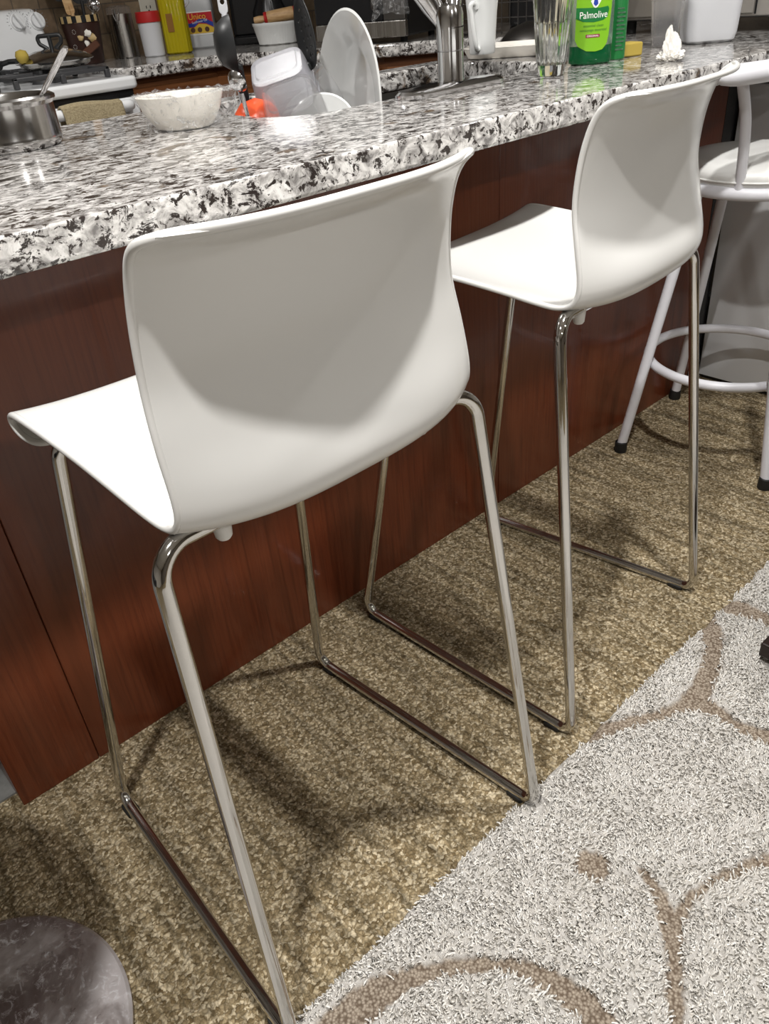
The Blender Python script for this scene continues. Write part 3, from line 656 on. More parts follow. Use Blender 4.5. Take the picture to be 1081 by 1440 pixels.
bm = nb(); bx_ = box(nb(), -0.042, 0.042, -0.009, 0.009, -0.012, 0.012); bx_.transform(Matrix.Translation((0.030, -0.069, 0.048)) @ Matrix.Rotation(-0.50, 4, 'Y')); me_ = bpy.data.meshes.new('x'); bx_.to_mesh(me_); bm.from_mesh(me_)
obj('wooden_tray', bm, M['brown_d'], t, False, 0.002, 1)  # brown plank of a simplified chef relief on the crock
for nm, lc, sz, mm in (('flower', (0.008, -0.068, 0.086), 0.011, 'tan'), ('flower', (0.035, -0.062, 0.100), 0.013, 'cream'), ('flower', (0.046, -0.056, 0.084), 0.014, 'tan'), ('flower', (0.026, -0.068, 0.068), 0.010, 'cream')):  # cream and tan blobs of the same chef relief
    bm = nb(); bmesh.ops.create_icosphere(bm, subdivisions=2, radius=sz)
    for v_ in bm.verts: v_.co *= 1+0.5*noise.noise(v_.co*120+V3(lc)*50); v_.co.y *= 0.5
    bm.transform(Matrix.Translation(lc)); obj(nm, bm, M[mm], t)
for nm, lc, mm in (('dot_motif', (-0.012, -0.0655, 0.107), 'label_white'), ('dot_motif', (-0.022, -0.060, 0.060), 'label_white'), ('dot_motif', (0.012, -0.0595, 0.030), 'label_white')):
    bm = nb()
    for k in range(8): b2 = bmesh.ops.create_icosphere(bm, subdivisions=1, radius=0.0011, matrix=Matrix.Translation((lc[0]+0.006*math.cos(k*PI/4), lc[1]-0.0005, lc[2]+0.007*math.sin(k*PI/4))))
    obj(nm, bm, M[mm], t)
cr = V3((p.x, p.y, ZC)); Rz = Matrix.Rotation(FZ, 3, 'Z')
def utensil(name, label, base, tip, head, mm, rr=0.006):
    o = thing(name, label, 'utensil', cr, FZ)
    obj('handle', tube(nb(), [base, tip], rr, 10), M[mm], o); obj('head', head, M[mm], o); return o
def paddle(c, w, h, th=0.004, tilt=0.0):
    bm = nb(); prism(bm, rrect(-w/2, w/2, -h/2, h/2, w*0.35, 6), -th/2, th/2); bm.transform(Matrix.Translation(c) @ Matrix.Rotation(tilt, 4, 'Y') @ Matrix.Rotation(PI/2, 4, 'X')); return bm
utensil('spatula', 'black spatula standing at the back of the checked crock', (-0.01, 0.02, 0.015), (-0.045, 0.03, 0.21), paddle((-0.055, 0.032, 0.255), 0.075, 0.10, tilt=-0.18), 'black_matte')
utensil('spatula', 'black turner standing beside the whisk in the checked crock', (0.01, 0.02, 0.015), (0.02, 0.02, 0.20), paddle((0.025, 0.02, 0.245), 0.08, 0.11), 'black_matte')
utensil('wooden_spoon', 'amber wooden spoon standing between black utensils in the checked crock', (-0.005, -0.01, 0.015), (-0.018, -0.012, 0.19), paddle((-0.024, -0.012, 0.205), 0.032, 0.09, 0.007, -0.1), 'wood_lt', 0.007)
o = thing('whisk', 'small steel ball whisk standing at the rim of the checked crock', 'whisk', cr, FZ)
obj('handle', tube(nb(), [(0.02, 0.0, 0.015), (0.058, -0.006, 0.165)], 0.004, 10), M['cream'], o)
bm = nb()
for k in range(6):
    a = k*PI/6; tube(bm, [(0.066+0.022*math.cos(a)*math.cos(s), -0.008+0.022*math.sin(a)*math.cos(s), 0.184+0.022*math.sin(s)) for s in np.linspace(0, 2*PI, 24, endpoint=False)], 0.0012, 6, True)
obj('wires', bm, M['faucet'], o)
bm = nb(); bmesh.ops.create_uvsphere(bm, u_segments=20, v_segments=12, radius=0.018, matrix=Matrix.Translation((0.066, -0.008, 0.184))); obj('ball', bm, M['faucet'], o)

p = on(181, 82, 0.046)
t = thing('canister', 'brushed steel canister with clear clamp lid between the crock and the sugar jar', 'canister', (p.x, p.y, ZC), FZ)
obj('body', lathe(nb(), [(0, 0.0005), (0.045, 0.0005), (0.047, 0.003), (0.047, 0.148), (0, 0.148)], 48), M['steel'], t)
l = obj('lid', lathe(nb(), [(0, 0.1485), (0.046, 0.1485), (0.047, 0.152), (0.046, 0.170), (0.030, 0.176), (0, 0.177)], 40), M['clear'], t)
bm = nb(); tube(bm, fillet([(-0.012, -0.047, 0.165), (-0.012, -0.053, 0.15), (-0.006, -0.053, 0.125), (0.006, -0.053, 0.125), (0.012, -0.053, 0.15), (0.012, -0.047, 0.165)], 0.004), 0.0018, 8)
tube(bm, [(-0.004, -0.0505, 0.165), (-0.002, -0.0525, 0.115)], 0.004, 8); obj('clamp', bm, M['faucet'], t)
p = on(219, 80, 0.041)
t = thing('sugar_jar', 'white plastic jar with a red lid between canister and oil bottle', 'jar', (p.x, p.y, ZC), FZ)
obj('body', lathe(nb(), [(0, 0.0005), (0.036, 0.0005), (0.039, 0.004), (0.0425, 0.113), (0, 0.113)], 40), M['frost'], t)
obj('lid', lathe(nb(), [(0, 0.1135), (0.046, 0.1135), (0.0465, 0.117), (0.045, 0.146), (0.042, 0.149), (0, 0.149)], 40), M['red'], t)
p = on(254, 76, 0.042)
t = thing('oil_bottle', 'ribbed clear bottle of yellow oil next to the red lidded jar', 'bottle', (p.x, p.y, ZC), FZ)
def ribbed(rx, ry, n=96, ribs=24, amp=0.03, z=0.0, k=4.0): 
    out = []
    for i in range(n):
        a = 2*PI*i/n; c_, s_ = math.cos(a), math.sin(a); rr = (abs(c_)**k+abs(s_)**k)**(-1/k)*(1+amp*math.cos(ribs*a)); out.append((rx*rr*c_, ry*rr*s_, z))
    return out
obj('oil', loft(nb(), [ribbed(0.040, 0.036, z=0.0005), ribbed(0.0475, 0.042, z=0.006), ribbed(0.0475, 0.042, z=0.018, amp=0.015), ribbed(0.0475, 0.042, z=0.19), ribbed(0.046, 0.04, z=0.196, amp=0.0)]), M['oil'], t)
obj('shoulder', loft(nb(), [ribbed(0.046, 0.04, z=0.1965, amp=0), ribbed(0.047, 0.041, z=0.205, amp=0), ribbed(0.03, 0.028, z=0.25, amp=0, k=2.5), ribbed(0.016, 0.016, z=0.27, amp=0, k=2), ribbed(0.016, 0.016, z=0.29, amp=0, k=2)]), M['clear'], t)
obj('handle', tube(nb(), fillet([(0.046, 0.0, 0.235), (0.066, 0, 0.22), (0.066, 0, 0.165), (0.0485, 0, 0.15)], 0.014), 0.0045, 10), M['clear'], t)
obj('back_label', prism(nb(), rrect(-0.022, 0.002, 0.075, 0.135, 0.002), 0, 0.0006), M['oil_dark'], t).matrix_local = frame((1, 0, 0), (0, 0, 1), (0, -0.0445, 0))
p = on(288, 68, 0.05)
t = thing('oil_jug', 'large oil jug with red blue and yellow label reading Unico', 'jug', (p.x, p.y, ZC), FZ)
L1 = lambda rx, ry, z: [(x, y, z) for x, y in rrect(-rx, rx, -ry, ry, min(rx, ry)*0.5, 6)]
obj('body', loft(nb(), [L1(0.056, 0.04, 0.0005), L1(0.060, 0.045, 0.006), L1(0.060, 0.045, 0.042), L1(0.0585, 0.0435, 0.046), L1(0.0585, 0.0435, 0.134), L1(0.060, 0.045, 0.138), L1(0.058, 0.043, 0.17), L1(0.03, 0.03, 0.24), L1(0.02, 0.02, 0.25), L1(0.02, 0.02, 0.28)]), M['milk'], t)
fr_ = frame((1, 0, 0), (0, 0, 1), (0, -0.0437, 0))
def patch(name, pts, m_, dz, th=0.0004): 
    o = obj(name, prism(nb(), pts, dz, dz+th), m_, t, False); o.matrix_local = fr_; return o
patch('label', [(-0.0575, 0.048), (0.0575, 0.048), (0.0575, 0.131), (-0.0575, 0.131)], M['red_lbl'], 0.0)
patch('label_stripe', [(-0.0575, 0.048), (0.0575, 0.048), (0.0575, 0.054), (-0.0575, 0.054)], M['label_white'], 0.0005)
patch('label_stripe', [(-0.0575, 0.127), (0.0575, 0.127), (0.0575, 0.131), (-0.0575, 0.131)], M['label_white'], 0.0005)
patch('label_band', [(-0.0575, 0.078), (-0.02, 0.078), (0.0, 0.092), (0.03, 0.088), (0.0575, 0.074), (0.0575, 0.090), (0.03, 0.104), (0.0, 0.104), (-0.025, 0.092), (-0.0575, 0.090)], M['blue'], 0.0006)
patch('label_field', [(-0.0575, 0.0545), (0.0575, 0.0545), (0.0575, 0.072), (0.03, 0.085), (0.0, 0.088), (-0.022, 0.076), (-0.0575, 0.076)], M['yellow'], 0.0005)
for cx in (-0.028, 0.0, 0.03): patch('sunflower', [(cx+0.010*math.cos(a)*(1 if i % 2 else 0.85), 0.067+0.010*math.sin(a)*(1 if i % 2 else 0.85)) for i, a in enumerate(np.linspace(0, 2*PI, 20, endpoint=False))], M['brown_d'], 0.001)
text_mesh('lettering', 'Unico', 0.030, M['yellow'], t, fr_ @ Matrix.Translation((-0.004, 0.113, 0.0008)))
text_mesh('lettering', 'Sunflower Oil', 0.0115, M['label_white'], t, fr_ @ Matrix.Translation((0.004, 0.096, 0.0012)) @ Matrix.Rotation(0.12, 4, 'Z'))

# outlet on the tiled wall
p = at(206, 3, y=2.42)
t = thing('outlet', 'ivory wall outlet on the tiled wall above the red lidded jar', 'outlet', (p.x, 2.4195, p.z))
obj('plate', box(nb(), -0.037, 0.037, -0.006, 0, -0.06, 0.06), M['offwhite'], t, False, 0.003)
for z in (-0.021, 0.021):
    bm = nb()
    for x in (-0.009, 0.009): box(bm, x-0.0018, x+0.0018, -0.0068, -0.0062, z-0.001, z+0.009)
    box(bm, -0.003, 0.003, -0.0068, -0.0062, z-0.012, z-0.006); obj('socket', bm, M['black'], t, False)

# black coffee maker, microwave, bag
p = at(372, 62, z=ZC)
t = thing('coffee_maker', 'black coffee maker behind the white ribbed dish on the far worktop', 'coffee maker', (p.x+0.12, p.y+0.10, ZC), FZ)
obj('base_plate', prism(nb(), rrect(-0.17, 0.125, -0.10, 0.11, 0.03), 0.0005, 0.03), M['black'], t, True, 0.006)
obj('tower', prism(nb(), rrect(-0.165, 0.12, 0.0, 0.10, 0.02), 0.0305, 0.34), M['black'], t, True, 0.006)
obj('head', prism(nb(), rrect(-0.165, 0.12, -0.10, 0.10, 0.03), 0.3405, 0.40), M['black'], t, True, 0.008)
obj('carafe', lathe(nb(), [(0, 0.031), (0.06, 0.031), (0.072, 0.06), (0.07, 0.11), (0.05, 0.15), (0.052, 0.165), (0, 0.165)], 40, None, (0, -0.02, 0)), M['black'], t)
pl, pr = at(446, 57, z=0.935), at(571, 49, z=0.935)
d_ = (pr-pl); d_.z = 0; L = d_.length; ang = math.atan2(d_.y, d_.x)
t = thing('microwave', 'black microwave with steel lower trim on the worktop behind the white platter', 'microwave', (pl.x, pl.y, ZC), ang)
obj('body', box(nb(), 0, L, 0.022, 0.34, 0.016, 0.285), M['black'], t, False, 0.006)
d2 = obj('door', box(nb(), 0.001, L*0.76, 0.0, 0.0215, 0.065, 0.282), M['black'], t, False, 0.004)
obj('door_handle', tube(nb(), fillet([(L*0.70, -0.001, 0.10), (L*0.70, -0.03, 0.10), (L*0.70, -0.03, 0.26), (L*0.70, -0.001, 0.26)], 0.01), 0.006, 12), M['steel_dark'], d2)
obj('control_panel', box(nb(), L*0.765, L-0.001, 0.0, 0.0215, 0.065, 0.282), M['steel_dark'], t, False, 0.003)
obj('lower_trim', box(nb(), 0.0, L, -0.002, 0.0215, 0.0165, 0.0645), M['steel'], t, False, 0.003)
for x in (0.03, L-0.03):
    for y in (0.05, 0.30): obj('foot', lathe(nb(), [(0, 0.0005), (0.012, 0.0005), (0.012, 0.0158), (0, 0.0158)], 16, None, (x, y, 0)), M['rubber'], t)
bm = nb(); rows = []
for i in range(15):
    row = []
    for k in range(19):
        u, w = k/18, i/14; n_ = noise.noise(V3((u*6, w*6, 2.0)))*0.012+noise.noise(V3((u*14, w*14, 5.0)))*0.006
        hh = 0.11 + 0.10*w - 0.05*(1-w)*abs(u-0.35) + 0.03*(1-w)*u
        row.append(bm.verts.new((L*0.70+0.13*u+n_*0.5, -0.036-0.018*math.sin(u*PI)+n_, hh+n_*0.6-0.03*(1-w))))
    rows.append(row)
for a, b_ in zip(rows, rows[1:]):
    for k in range(18): bm.faces.new((a[k], a[k+1], b_[k+1], b_[k]))
bm.transform(Matrix.Translation((pl.x, pl.y, ZC)) @ Matrix.Rotation(ang, 4, 'Z'))
o = obj('plastic_bag', bm, M['wrap']); tag(o, 'crinkled clear plastic bag hanging from the microwave door handle', 'bag'); s_ = o.modifiers.new('s', 'SOLIDIFY'); s_.thickness = 0.0006
p = at(612, 52, z=ZC)
t = thing('toaster', 'black toaster in the far corner behind the chrome faucet', 'toaster', (2.56, 0.86, ZC), FZ-0.4)
obj('body', prism(nb(), rrect(-0.15, 0.13, -0.09, 0.09, 0.03), 0.012, 0.20), M['black'], t, True, 0.015, 3)
obj('base_plate', prism(nb(), rrect(-0.145, 0.125, -0.085, 0.085, 0.03), 0.0005, 0.0118), M['rubber'], t, True)
obj('lever', box(nb(), 0.131, 0.15, -0.015, 0.015, 0.12, 0.135), M['black_matte'], t, False, 0.002)

# ribbed dish and rolling pin
p = on(392, 63, 0.055)
t = thing('baking_dish', 'white ribbed oval baking dish with a rolling pin across it', 'dish', (p.x, p.y, ZC), FZ)
def ov(rx, ry, z, amp=0.0, n=144): return [(rx*math.cos(2*PI*i/n)*(1+amp*math.cos(48*2*PI*i/n)), ry*math.sin(2*PI*i/n)*(1+amp*math.cos(48*2*PI*i/n)), z) for i in range(n)]
obj('body', loft(nb(), [ov(0.070, 0.045, 0.0005), ov(0.075, 0.05, 0.004, 0.006), ov(0.090, 0.063, 0.064, 0.010), ov(0.093, 0.066, 0.067), ov(0.094, 0.067, 0.076), ov(0.089, 0.062, 0.076), ov(0.072, 0.046, 0.01)]), M['ceramic'], t)
t = thing('rolling_pin', 'wooden rolling pin with red collars resting on the white ribbed dish', 'rolling pin', (p.x+0.008, p.y-0.013, ZC+0.0945), FZ)
ax = Matrix.Rotation(-0.10, 3, 'Y') @ Matrix.Rotation(PI/2, 3, 'Y')
obj('roller', lathe(nb(), [(0, -0.045), (0.021, -0.045), (0.0225, -0.037), (0.0225, 0.055), (0.021, 0.06), (0, 0.06)], 32, ax), M['wood_lt'], t)
for sg, z0 in ((-1, -0.0452), (1, 0.0602)):
    obj('collar', lathe(nb(), [(0, z0), (0.021, z0), (0.023, z0+sg*0.004), (0.021, z0+sg*0.012), (0, z0+sg*0.012)], 28, ax), M['red'], t)
    obj('handle', lathe(nb(), [(0, z0+sg*0.0122), (0.011, z0+sg*0.0122), (0.0135, z0+sg*0.03), (0.012, z0+sg*0.052), (0, z0+sg*0.056)], 24, ax), M['wood_lt'], t)

# ---- wire rack, pan lid, tray and mug past the sink
t = thing('wire_rack', 'grey wire grid rack standing on the worktop behind the white mug', 'rack', (2.26, 0.75, ZC))
bm = nb(); ys_ = np.linspace(-0.20, 0.26, 15)
for y in ys_: tube(bm, [(0, y, 0.003), (0, y, 0.26)], 0.0016, 6)
for z in np.linspace(0.01, 0.25, 7): tube(bm, [(0.0035, -0.205, z), (0.0035, 0.265, z)], 0.0016, 6)
obj('grid', bm, M['steel_dark'], t); obj('side_post', tube(nb(), [(0, -0.209, 0.001), (0, -0.209, 0.27)], 0.004, 8), M['steel_dark'], t); obj('side_post', tube(nb(), [(0, 0.269, 0.001), (0, 0.269, 0.27)], 0.004, 8), M['steel_dark'], t)
for y in (-0.209, 0.269): obj('foot', tube(nb(), [(-0.04, y, 0.005), (0.07, y, 0.005)], 0.004, 8), M['steel_dark'], t)
p = at(735, 66, z=ZC)
t = thing('mixing_bowl', 'upturned dull steel bowl standing in front of the wire rack', 'bowl', (p.x+0.15, p.y+0.05, ZC))
obj('body', lathe(nb(), [(0.118, 0.0005), (0.12, 0.003), (0.113, 0.014), (0.09, 0.036), (0.05, 0.050), (0, 0.052)], 48), M['steel_dark'], t)
trp = V3((1.725, 0.355, ZC)); tra = math.atan2(-0.14, 0.09)
t = thing('serving_tray', 'white rimmed tray on the worktop behind the chrome faucet', 'tray', trp, tra)
Rl = lambda a, b_, r, z: [(x, y, z) for x, y in rrect(-a, a, -b_, b_, r, 6)]
obj('body', loft(nb(), [Rl(0.100, 0.062, 0.03, 0.0005), Rl(0.105, 0.067, 0.03, 0.003), Rl(0.115, 0.077, 0.035, 0.024), Rl(0.112, 0.074, 0.034, 0.0255), Rl(0.102, 0.064, 0.03, 0.008)]), M['cream'], t)
obj('mat', prism(nb(), rrect(-0.100, 0.100, -0.062, 0.062, 0.03), 0.0085, 0.0175), M['ceramic'], t, True)
p = at(678, 77, z=ZC+0.018); p = away(p, 0.03)
t = thing('mug', 'tall white flared mug with curled handle standing on the white tray', 'mug', (p.x, p.y, ZC+0.0178), FZ)
obj('body', lathe(nb(), [(0, 0), (0.027, 0), (0.0295, 0.004), (0.0305, 0.03), (0.0335, 0.08), (0.0375, 0.116), (0.0350, 0.116), (0.031, 0.08), (0.028, 0.03), (0.026, 0.008), (0, 0.007)], 48), M['ceramic'], t)
bm = nb(); tube(bm, cat_rom([(-0.018, -0.0325, 0.090), (-0.021, -0.036, 0.098), (-0.028, -0.042, 0.100), (-0.0325, -0.043, 0.092), (-0.030, -0.043, 0.080), (-0.026, -0.043, 0.050), (-0.021, -0.040, 0.022), (-0.017, -0.032, 0.012), (-0.012, -0.027, 0.012)], 6), 0.0052, 12)
obj('handle', bm, M['ceramic'], t)
p = V3((1.668, 0.205, ZC))
t = thing('sponge_caddy', 'small clear sponge caddy holding a yellow sponge behind the tall glass', 'caddy', p, FZ)
obj('cup', loft(nb(), [Rl(0.016, 0.016, 0.004, 0.0005), Rl(0.018, 0.018, 0.004, 0.045), Rl(0.0165, 0.0165, 0.004, 0.045), Rl(0.0145, 0.0145, 0.004, 0.003)]), M['milky'], t)
obj('lower_sponge', prism(nb(), rrect(-0.013, 0.013, -0.012, 0.012, 0.002), 0.018, 0.042), M['iron'], t, True)
sp = obj('sponge', box(nb(), -0.008, 0.014, -0.010, 0.010, 0.0425, 0.062), M['sponge_y']); sp.location = p; sp.rotation_euler = (0, 0, FZ); tag(sp, 'small yellow sponge standing in the clear caddy behind the tall glass', 'sponge')

# ---- faucet
t = thing('faucet', 'chrome single lever kitchen faucet on an oval base plate by the sink', 'faucet', (1.175, 0.045, ZC))
bp_ = [(x, y) for x, y in rrect(-0.128, 0.128, -0.031, 0.031, 0.03, 8)]
obj('base_plate', loft(nb(), [[(x, y, 0.0005) for x, y in bp_], [(x, y, 0.007) for x, y in bp_], [(x*0.96, y*0.84, 0.012) for x, y in bp_], [(x*0.42, y*0.75, 0.0148) for x, y in bp_]]), M['faucet'], t)
obj('body', lathe(nb(), [(0, 0.0151), (0.0245, 0.0151), (0.0235, 0.02), (0.0232, 0.062), (0.0215, 0.0628), (0.0215, 0.0635), (0.0234, 0.0642), (0.0236, 0.097), (0, 0.097)], 48), M['faucet'], t)
bm = lathe(nb(), [(0.0215, 0.0975), (0.0238, 0.0985), (0.0240, 0.118), (0.020, 0.130), (0.010, 0.135), (0, 0.136)], 48)
for v_ in bm.verts:
    if v_.co.z < 0.10: v_.co.z += 0.12*v_.co.x*math.cos(FZ)*0.9
obj('cap', bm, M['faucet'], t)
sd = V3((CR.x, CR.y, 0)).normalized(); fd = V3((-sd.y, sd.x, 0))
bm = nb(); tube(bm, fillet([V3((0, 0, 0.128))+sd*0.006, V3((0, 0, 0.19))+sd*0.016+fd*0.02, V3((0, 0, 0.30))+sd*0.04+fd*0.10, V3((0, 0, 0.28))+sd*0.06+fd*0.20], 0.05), 0.0145, 20)
obj('spout', bm, M['faucet'], t)
a_, b_ = V3((0, 0, 0.104))-sd*0.012, V3((0, 0, 0.195))-sd*0.070+fd*0.01
bm = nb(); tube(bm, [a_, a_.lerp(b_, 0.3), a_.lerp(b_, 0.7), b_], [0.012, 0.018, 0.021, 0.020], 16, flat=(0.45, 1)); obj('lever', bm, M['faucet'], t)

# ---- washing up in the sink (basin floor z = 0.755)
ZB = 0.7555
pc = V3((1.105, 0.225, 0.905)); n_ = V3((-0.955, 0.285, 0.07)).normalized(); Rp = rot3(n_)
t = thing('platter', 'white round platter standing upright in the sink next to the plastic tubs', 'platter', pc)
obj('body', lathe(nb(), [(0, -0.004), (0.078, -0.004), (0.095, 0.003), (0.143, 0.017), (0.147, 0.0195), (0.143, 0.0215), (0.094, 0.008), (0.080, 0.0015), (0, 0.001)], 72, Rp), M['ceramic'], t)
pc = at(455, 192, y=0.165)
t = thing('side_plate', 'small white plate leaning against the upright platter in the sink', 'plate', pc)
obj('body', lathe(nb(), [(0, -0.003), (0.042, -0.003), (0.068, 0.008), (0.070, 0.010), (0.067, 0.0112), (0.041, 0.002), (0, 0.0015)], 56, rot3((-0.75, -0.45, 0.35))), M['ceramic'], t)
def tub_bm(w0, w1, h, r0, th=0.0014):
    lp = lambda w, r, z: [(x, y, z) for x, y in rrect(-w, w, -w*0.9, w*0.9, r, 7)]
    return loft(nb(), [lp(w0*0.80, r0*0.7, -0.0035), lp(w0*0.84, r0*0.75, 0.0), lp(w0, r0, 0.0), lp(w0*1.04, r0, 0.004), lp(w1*0.985, r0, h*0.62), lp(w1*1.01, r0, h*0.63), lp(w1, r0, h*0.95), lp(w1*1.05, r0*1.05, h*0.955), lp(w1*1.05, r0*1.05, h), lp(w1-th, r0, h), lp(w1*0.985-th, r0, h*0.62), lp(w0-th, r0, 0.006)], True, True)
c_ = at(388, 92, y=0.285); nu = V3((-0.38, -0.22, 0.90)).normalized()          # its base points up and to the left
rx = V3((CR.x, CR.y, 0.22)).normalized(); Rt = frame(rx, nu.cross(rx), (0, 0, 0)).to_3x3(); zz = Rt.col[2]
if zz.z > 0: Rt = Rt @ Matrix.Rotation(PI, 3, 'X')
t = thing('plastic_tub', 'milky plastic tub upside down on top of the sink pile', 'tub', c_)
bm = tub_bm(0.048, 0.057, 0.075, 0.022); bm.transform(Rt.to_4x4()); obj('body', bm, M['milky'], t)
c2_ = at(404, 134, y=0.175); nu2 = V3((-0.45, -0.35, 0.82)).normalized(); Rt2 = frame(rx, nu2.cross(rx), (0, 0, 0)).to_3x3()
if Rt2.col[2].z > 0: Rt2 = Rt2 @ Matrix.Rotation(PI, 3, 'X')
t = thing('plastic_tub', 'clear plastic tub wedged under the upside down milky tub in the sink', 'tub', c2_)
bm = tub_bm(0.044, 0.054, 0.085, 0.020); bm.transform(Rt2.to_4x4()); obj('body', bm, M['clear'], t)
c3_ = at(440, 134, y=0.31)
t = thing('bowl', 'clear plastic round bowl standing on edge between tubs and platter', 'bowl', c3_)
obj('body', lathe(nb(), [(0, 0), (0.03, 0), (0.045, 0.01), (0.052, 0.035), (0.054, 0.036), (0.0505, 0.034), (0.044, 0.012), (0.03, 0.0015), (0, 0.0015)], 48, rot3((0.6, -0.2, 0.35))), M['clear'], t)
c4_ = V3((0.905, 0.275, 0.884))
t = thing('bowl', 'orange plastic bowl upside down at the bottom of the sink pile', 'bowl', c4_)
obj('body', lathe(nb(), [(0.044, -0.12), (0.048, -0.12), (0.0485, -0.05), (0.046, 0.0), (0.039, 0.025), (0.026, 0.040), (0, 0.047)], 48), M['orange'], t)

# black ladle, slotted turner, steel spoon and pale handled spoon stuck handle down
hd = V3((CR.x, CR.y, 0)).normalized()
c5 = at(322, 62, y=0.35)
t = thing('ladle', 'black nylon ladle standing handle down in the sink pile', 'ladle', c5)
axl = rot3((hd*0.95+V3((0, 0, 0.03))+fd*0.22).normalized())
bm = lathe(nb(), [(0, -0.041), (0.018, -0.038), (0.034, -0.026), (0.044, -0.004), (0.0475, 0.012), (0.0455, 0.012), (0.042, -0.003), (0.032, -0.023), (0, -0.037)], 48, axl)
bm.transform(axl.to_4x4() @ Matrix.Diagonal((0.97, 0.97, 0.66, 1)) @ axl.transposed().to_4x4())
obj('bowl', bm, M['black_matte'], t)
e_ = at(338, 108, y=0.36)-c5
obj('handle', tube(nb(), cat_rom([V3((0, 0, -0.045))+hd*0.008, e_*0.72+hd*0.0, e_, V3((e_.x+0.03, e_.y+0.03, ZB+0.03-c5.z)) ], 8), 0.0065, 12, flat=(1.3, 0.7)), M['black_matte'], t)
c6 = at(428, 46, y=0.27)
t = thing('slotted_turner', 'black slotted nylon turner standing handle down between tubs and dish', 'turner', c6)
nrm = (-_f*0.75+hd*-0.85); nrm.z = 0.12; nrm.normalize(); fr6 = frame(nrm.cross(V3((0, 0, 1)))*-1, V3((0, 0, 1))-hd*0.12, (0, 0, 0))
bm = nb(); NR, NA = 8, 40; rings = [[bm.verts.new((0, 0, -0.006))]]
for i in range(1, NR+1):
    r_ = i/NR; rings.append([bm.verts.new((0.030*r_*math.cos(2*PI*k/NA)*(1-0.15*math.sin(2*PI*k/NA)), 0.060*r_*math.sin(2*PI*k/NA), -0.006*(1-r_*r_))) for k in range(NA)])
for k in range(NA): bm.faces.new((rings[0][0], rings[1][k], rings[1][(k+1) % NA]))
for a, b2 in zip(rings[1:], rings[2:]):
    for k in range(NA): bm.faces.new((a[k], b2[k], b2[(k+1) % NA], a[(k+1) % NA]))
bm.transform(fr6); hdo = obj('head', bm, M['black_matte'], t); s_ = hdo.modifiers.new('s', 'SOLIDIFY'); s_.thickness = 0.0025; s_.offset = 0
cut = nb()
for (x, y) in [(-0.016, 0.018), (-0.004, 0.022), (0.008, 0.026), (-0.014, 0.004), (0.0, 0.008), (0.013, 0.010), (-0.012, -0.012), (0.002, -0.008), (0.014, -0.006), (-0.006, -0.026), (0.007, -0.022), (0.014, -0.022), (-0.008, 0.036), (0.004, 0.040), (0.003, -0.038), (0.011, -0.036)]:
    bmesh.ops.create_cone(cut, cap_ends=True, segments=10, radius1=0.0021, radius2=0.0021, depth=0.03, matrix=fr6 @ Matrix.Translation((x, y, 0)))
cm = bpy.data.meshes.new('cut'); cut.to_mesh(cm); cut.free(); co_ = bpy.data.objects.new('cut', cm); C.objects.link(co_); co_.location = c6
bo = hdo.modifiers.new('h', 'BOOLEAN'); bo.operation = 'DIFFERENCE'; bo.object = co_; bo.solver = 'EXACT'
bpy.context.view_layer.update()
nm_ = bpy.data.meshes.new_from_object(hdo.evaluated_get(bpy.context.evaluated_depsgraph_get())); hdo.modifiers.clear(); hdo.data = nm_; bpy.data.objects.remove(co_)
e_ = at(433, 104, y=0.27)-c6
obj('handle', tube(nb(), cat_rom([fr6.to_3x3() @ V3((0, -0.056, 0)), e_, V3((e_.x+0.01, e_.y-0.01, ZB+0.02-c6.z))], 8), 0.0055, 12), M['black_matte'], t)
c7 = at(333, 115, y=0.22)
t = thing('serving_spoon', 'steel serving spoon standing handle down beside the milky tub', 'spoon', c7)
bm = lathe(nb(), [(0, -0.010), (0.010, -0.0085), (0.016, -0.003), (0.0185, 0.002), (0.0175, 0.002), (0.014, -0.002), (0, -0.0085)], 32, rot3((0.72, 0.15, 0.35)), sx=1.0, sy=1.0)
obj('bowl', bm, M['faucet'], t)
obj('handle', tube(nb(), [V3((0.006, 0, -0.018)), V3((0.03, 0, ZB+0.02-c7.z))], 0.0035, 10), M['faucet'], t)
c8 = at(313, 8, y=0.415)
t = thing('spoon', 'pale plastic spoon handle with hanging hole rising behind the black ladle', 'spoon', c8)
lp = [(x, y) for x, y in rrect(-0.0085, 0.0085, -0.014, 0.020, 0.008, 6)]
bm = slab(lp, [(0.0042*math.cos(a), 0.006+0.0042*math.sin(a)) for a in np.linspace(0, 2*PI, 16, endpoint=False)], -0.002, 0.002); bm.transform(frame(hd, (0, 0, 1), (0, 0, 0))); obj('handle_end', bm, M['frost'], t, True, 0.001, 2)
obj('handle', tube(nb(), [V3((0, 0, -0.0135)), V3((0.0, -0.03, ZB+0.02-c8.z))], 0.0052, 12), M['frost'], t)

# ---- on the bar
p = at(7, 206, z=ZC)
t = thing('saucepan', 'steel saucepan with a spoon in it at the end of the bar top', 'pan', (p.x, p.y-0.03, ZC))
R0 = 0.0
pr = at(83, 205, z=ZC); R0 = (V3((pr.x, pr.y, 0))-V3((p.x, p.y-0.02, 0))).length*0.85
obj('body', lathe(nb(), [(0, 0.0005), (R0*0.93, 0.0005), (R0*0.985, 0.005), (R0, 0.014), (R0*0.985, 0.017), (R0*0.985, 0.058), (R0*1.05, 0.064), (R0*1.05, 0.068), (R0*0.99, 0.071), (R0*0.955, 0.067), (R0*0.955, 0.012), (0, 0.008)], 80), M['steel_plain'], t)
pot_c = V3((p.x, p.y-0.03, ZC))
tip, low = at(92, 66, x=pot_c.x+R0*0.55+0.02), at(58, 135, x=pot_c.x+R0*0.55)
t = thing('spoon', 'long steel spoon leaning out of the saucepan on the bar top', 'spoon', pot_c)
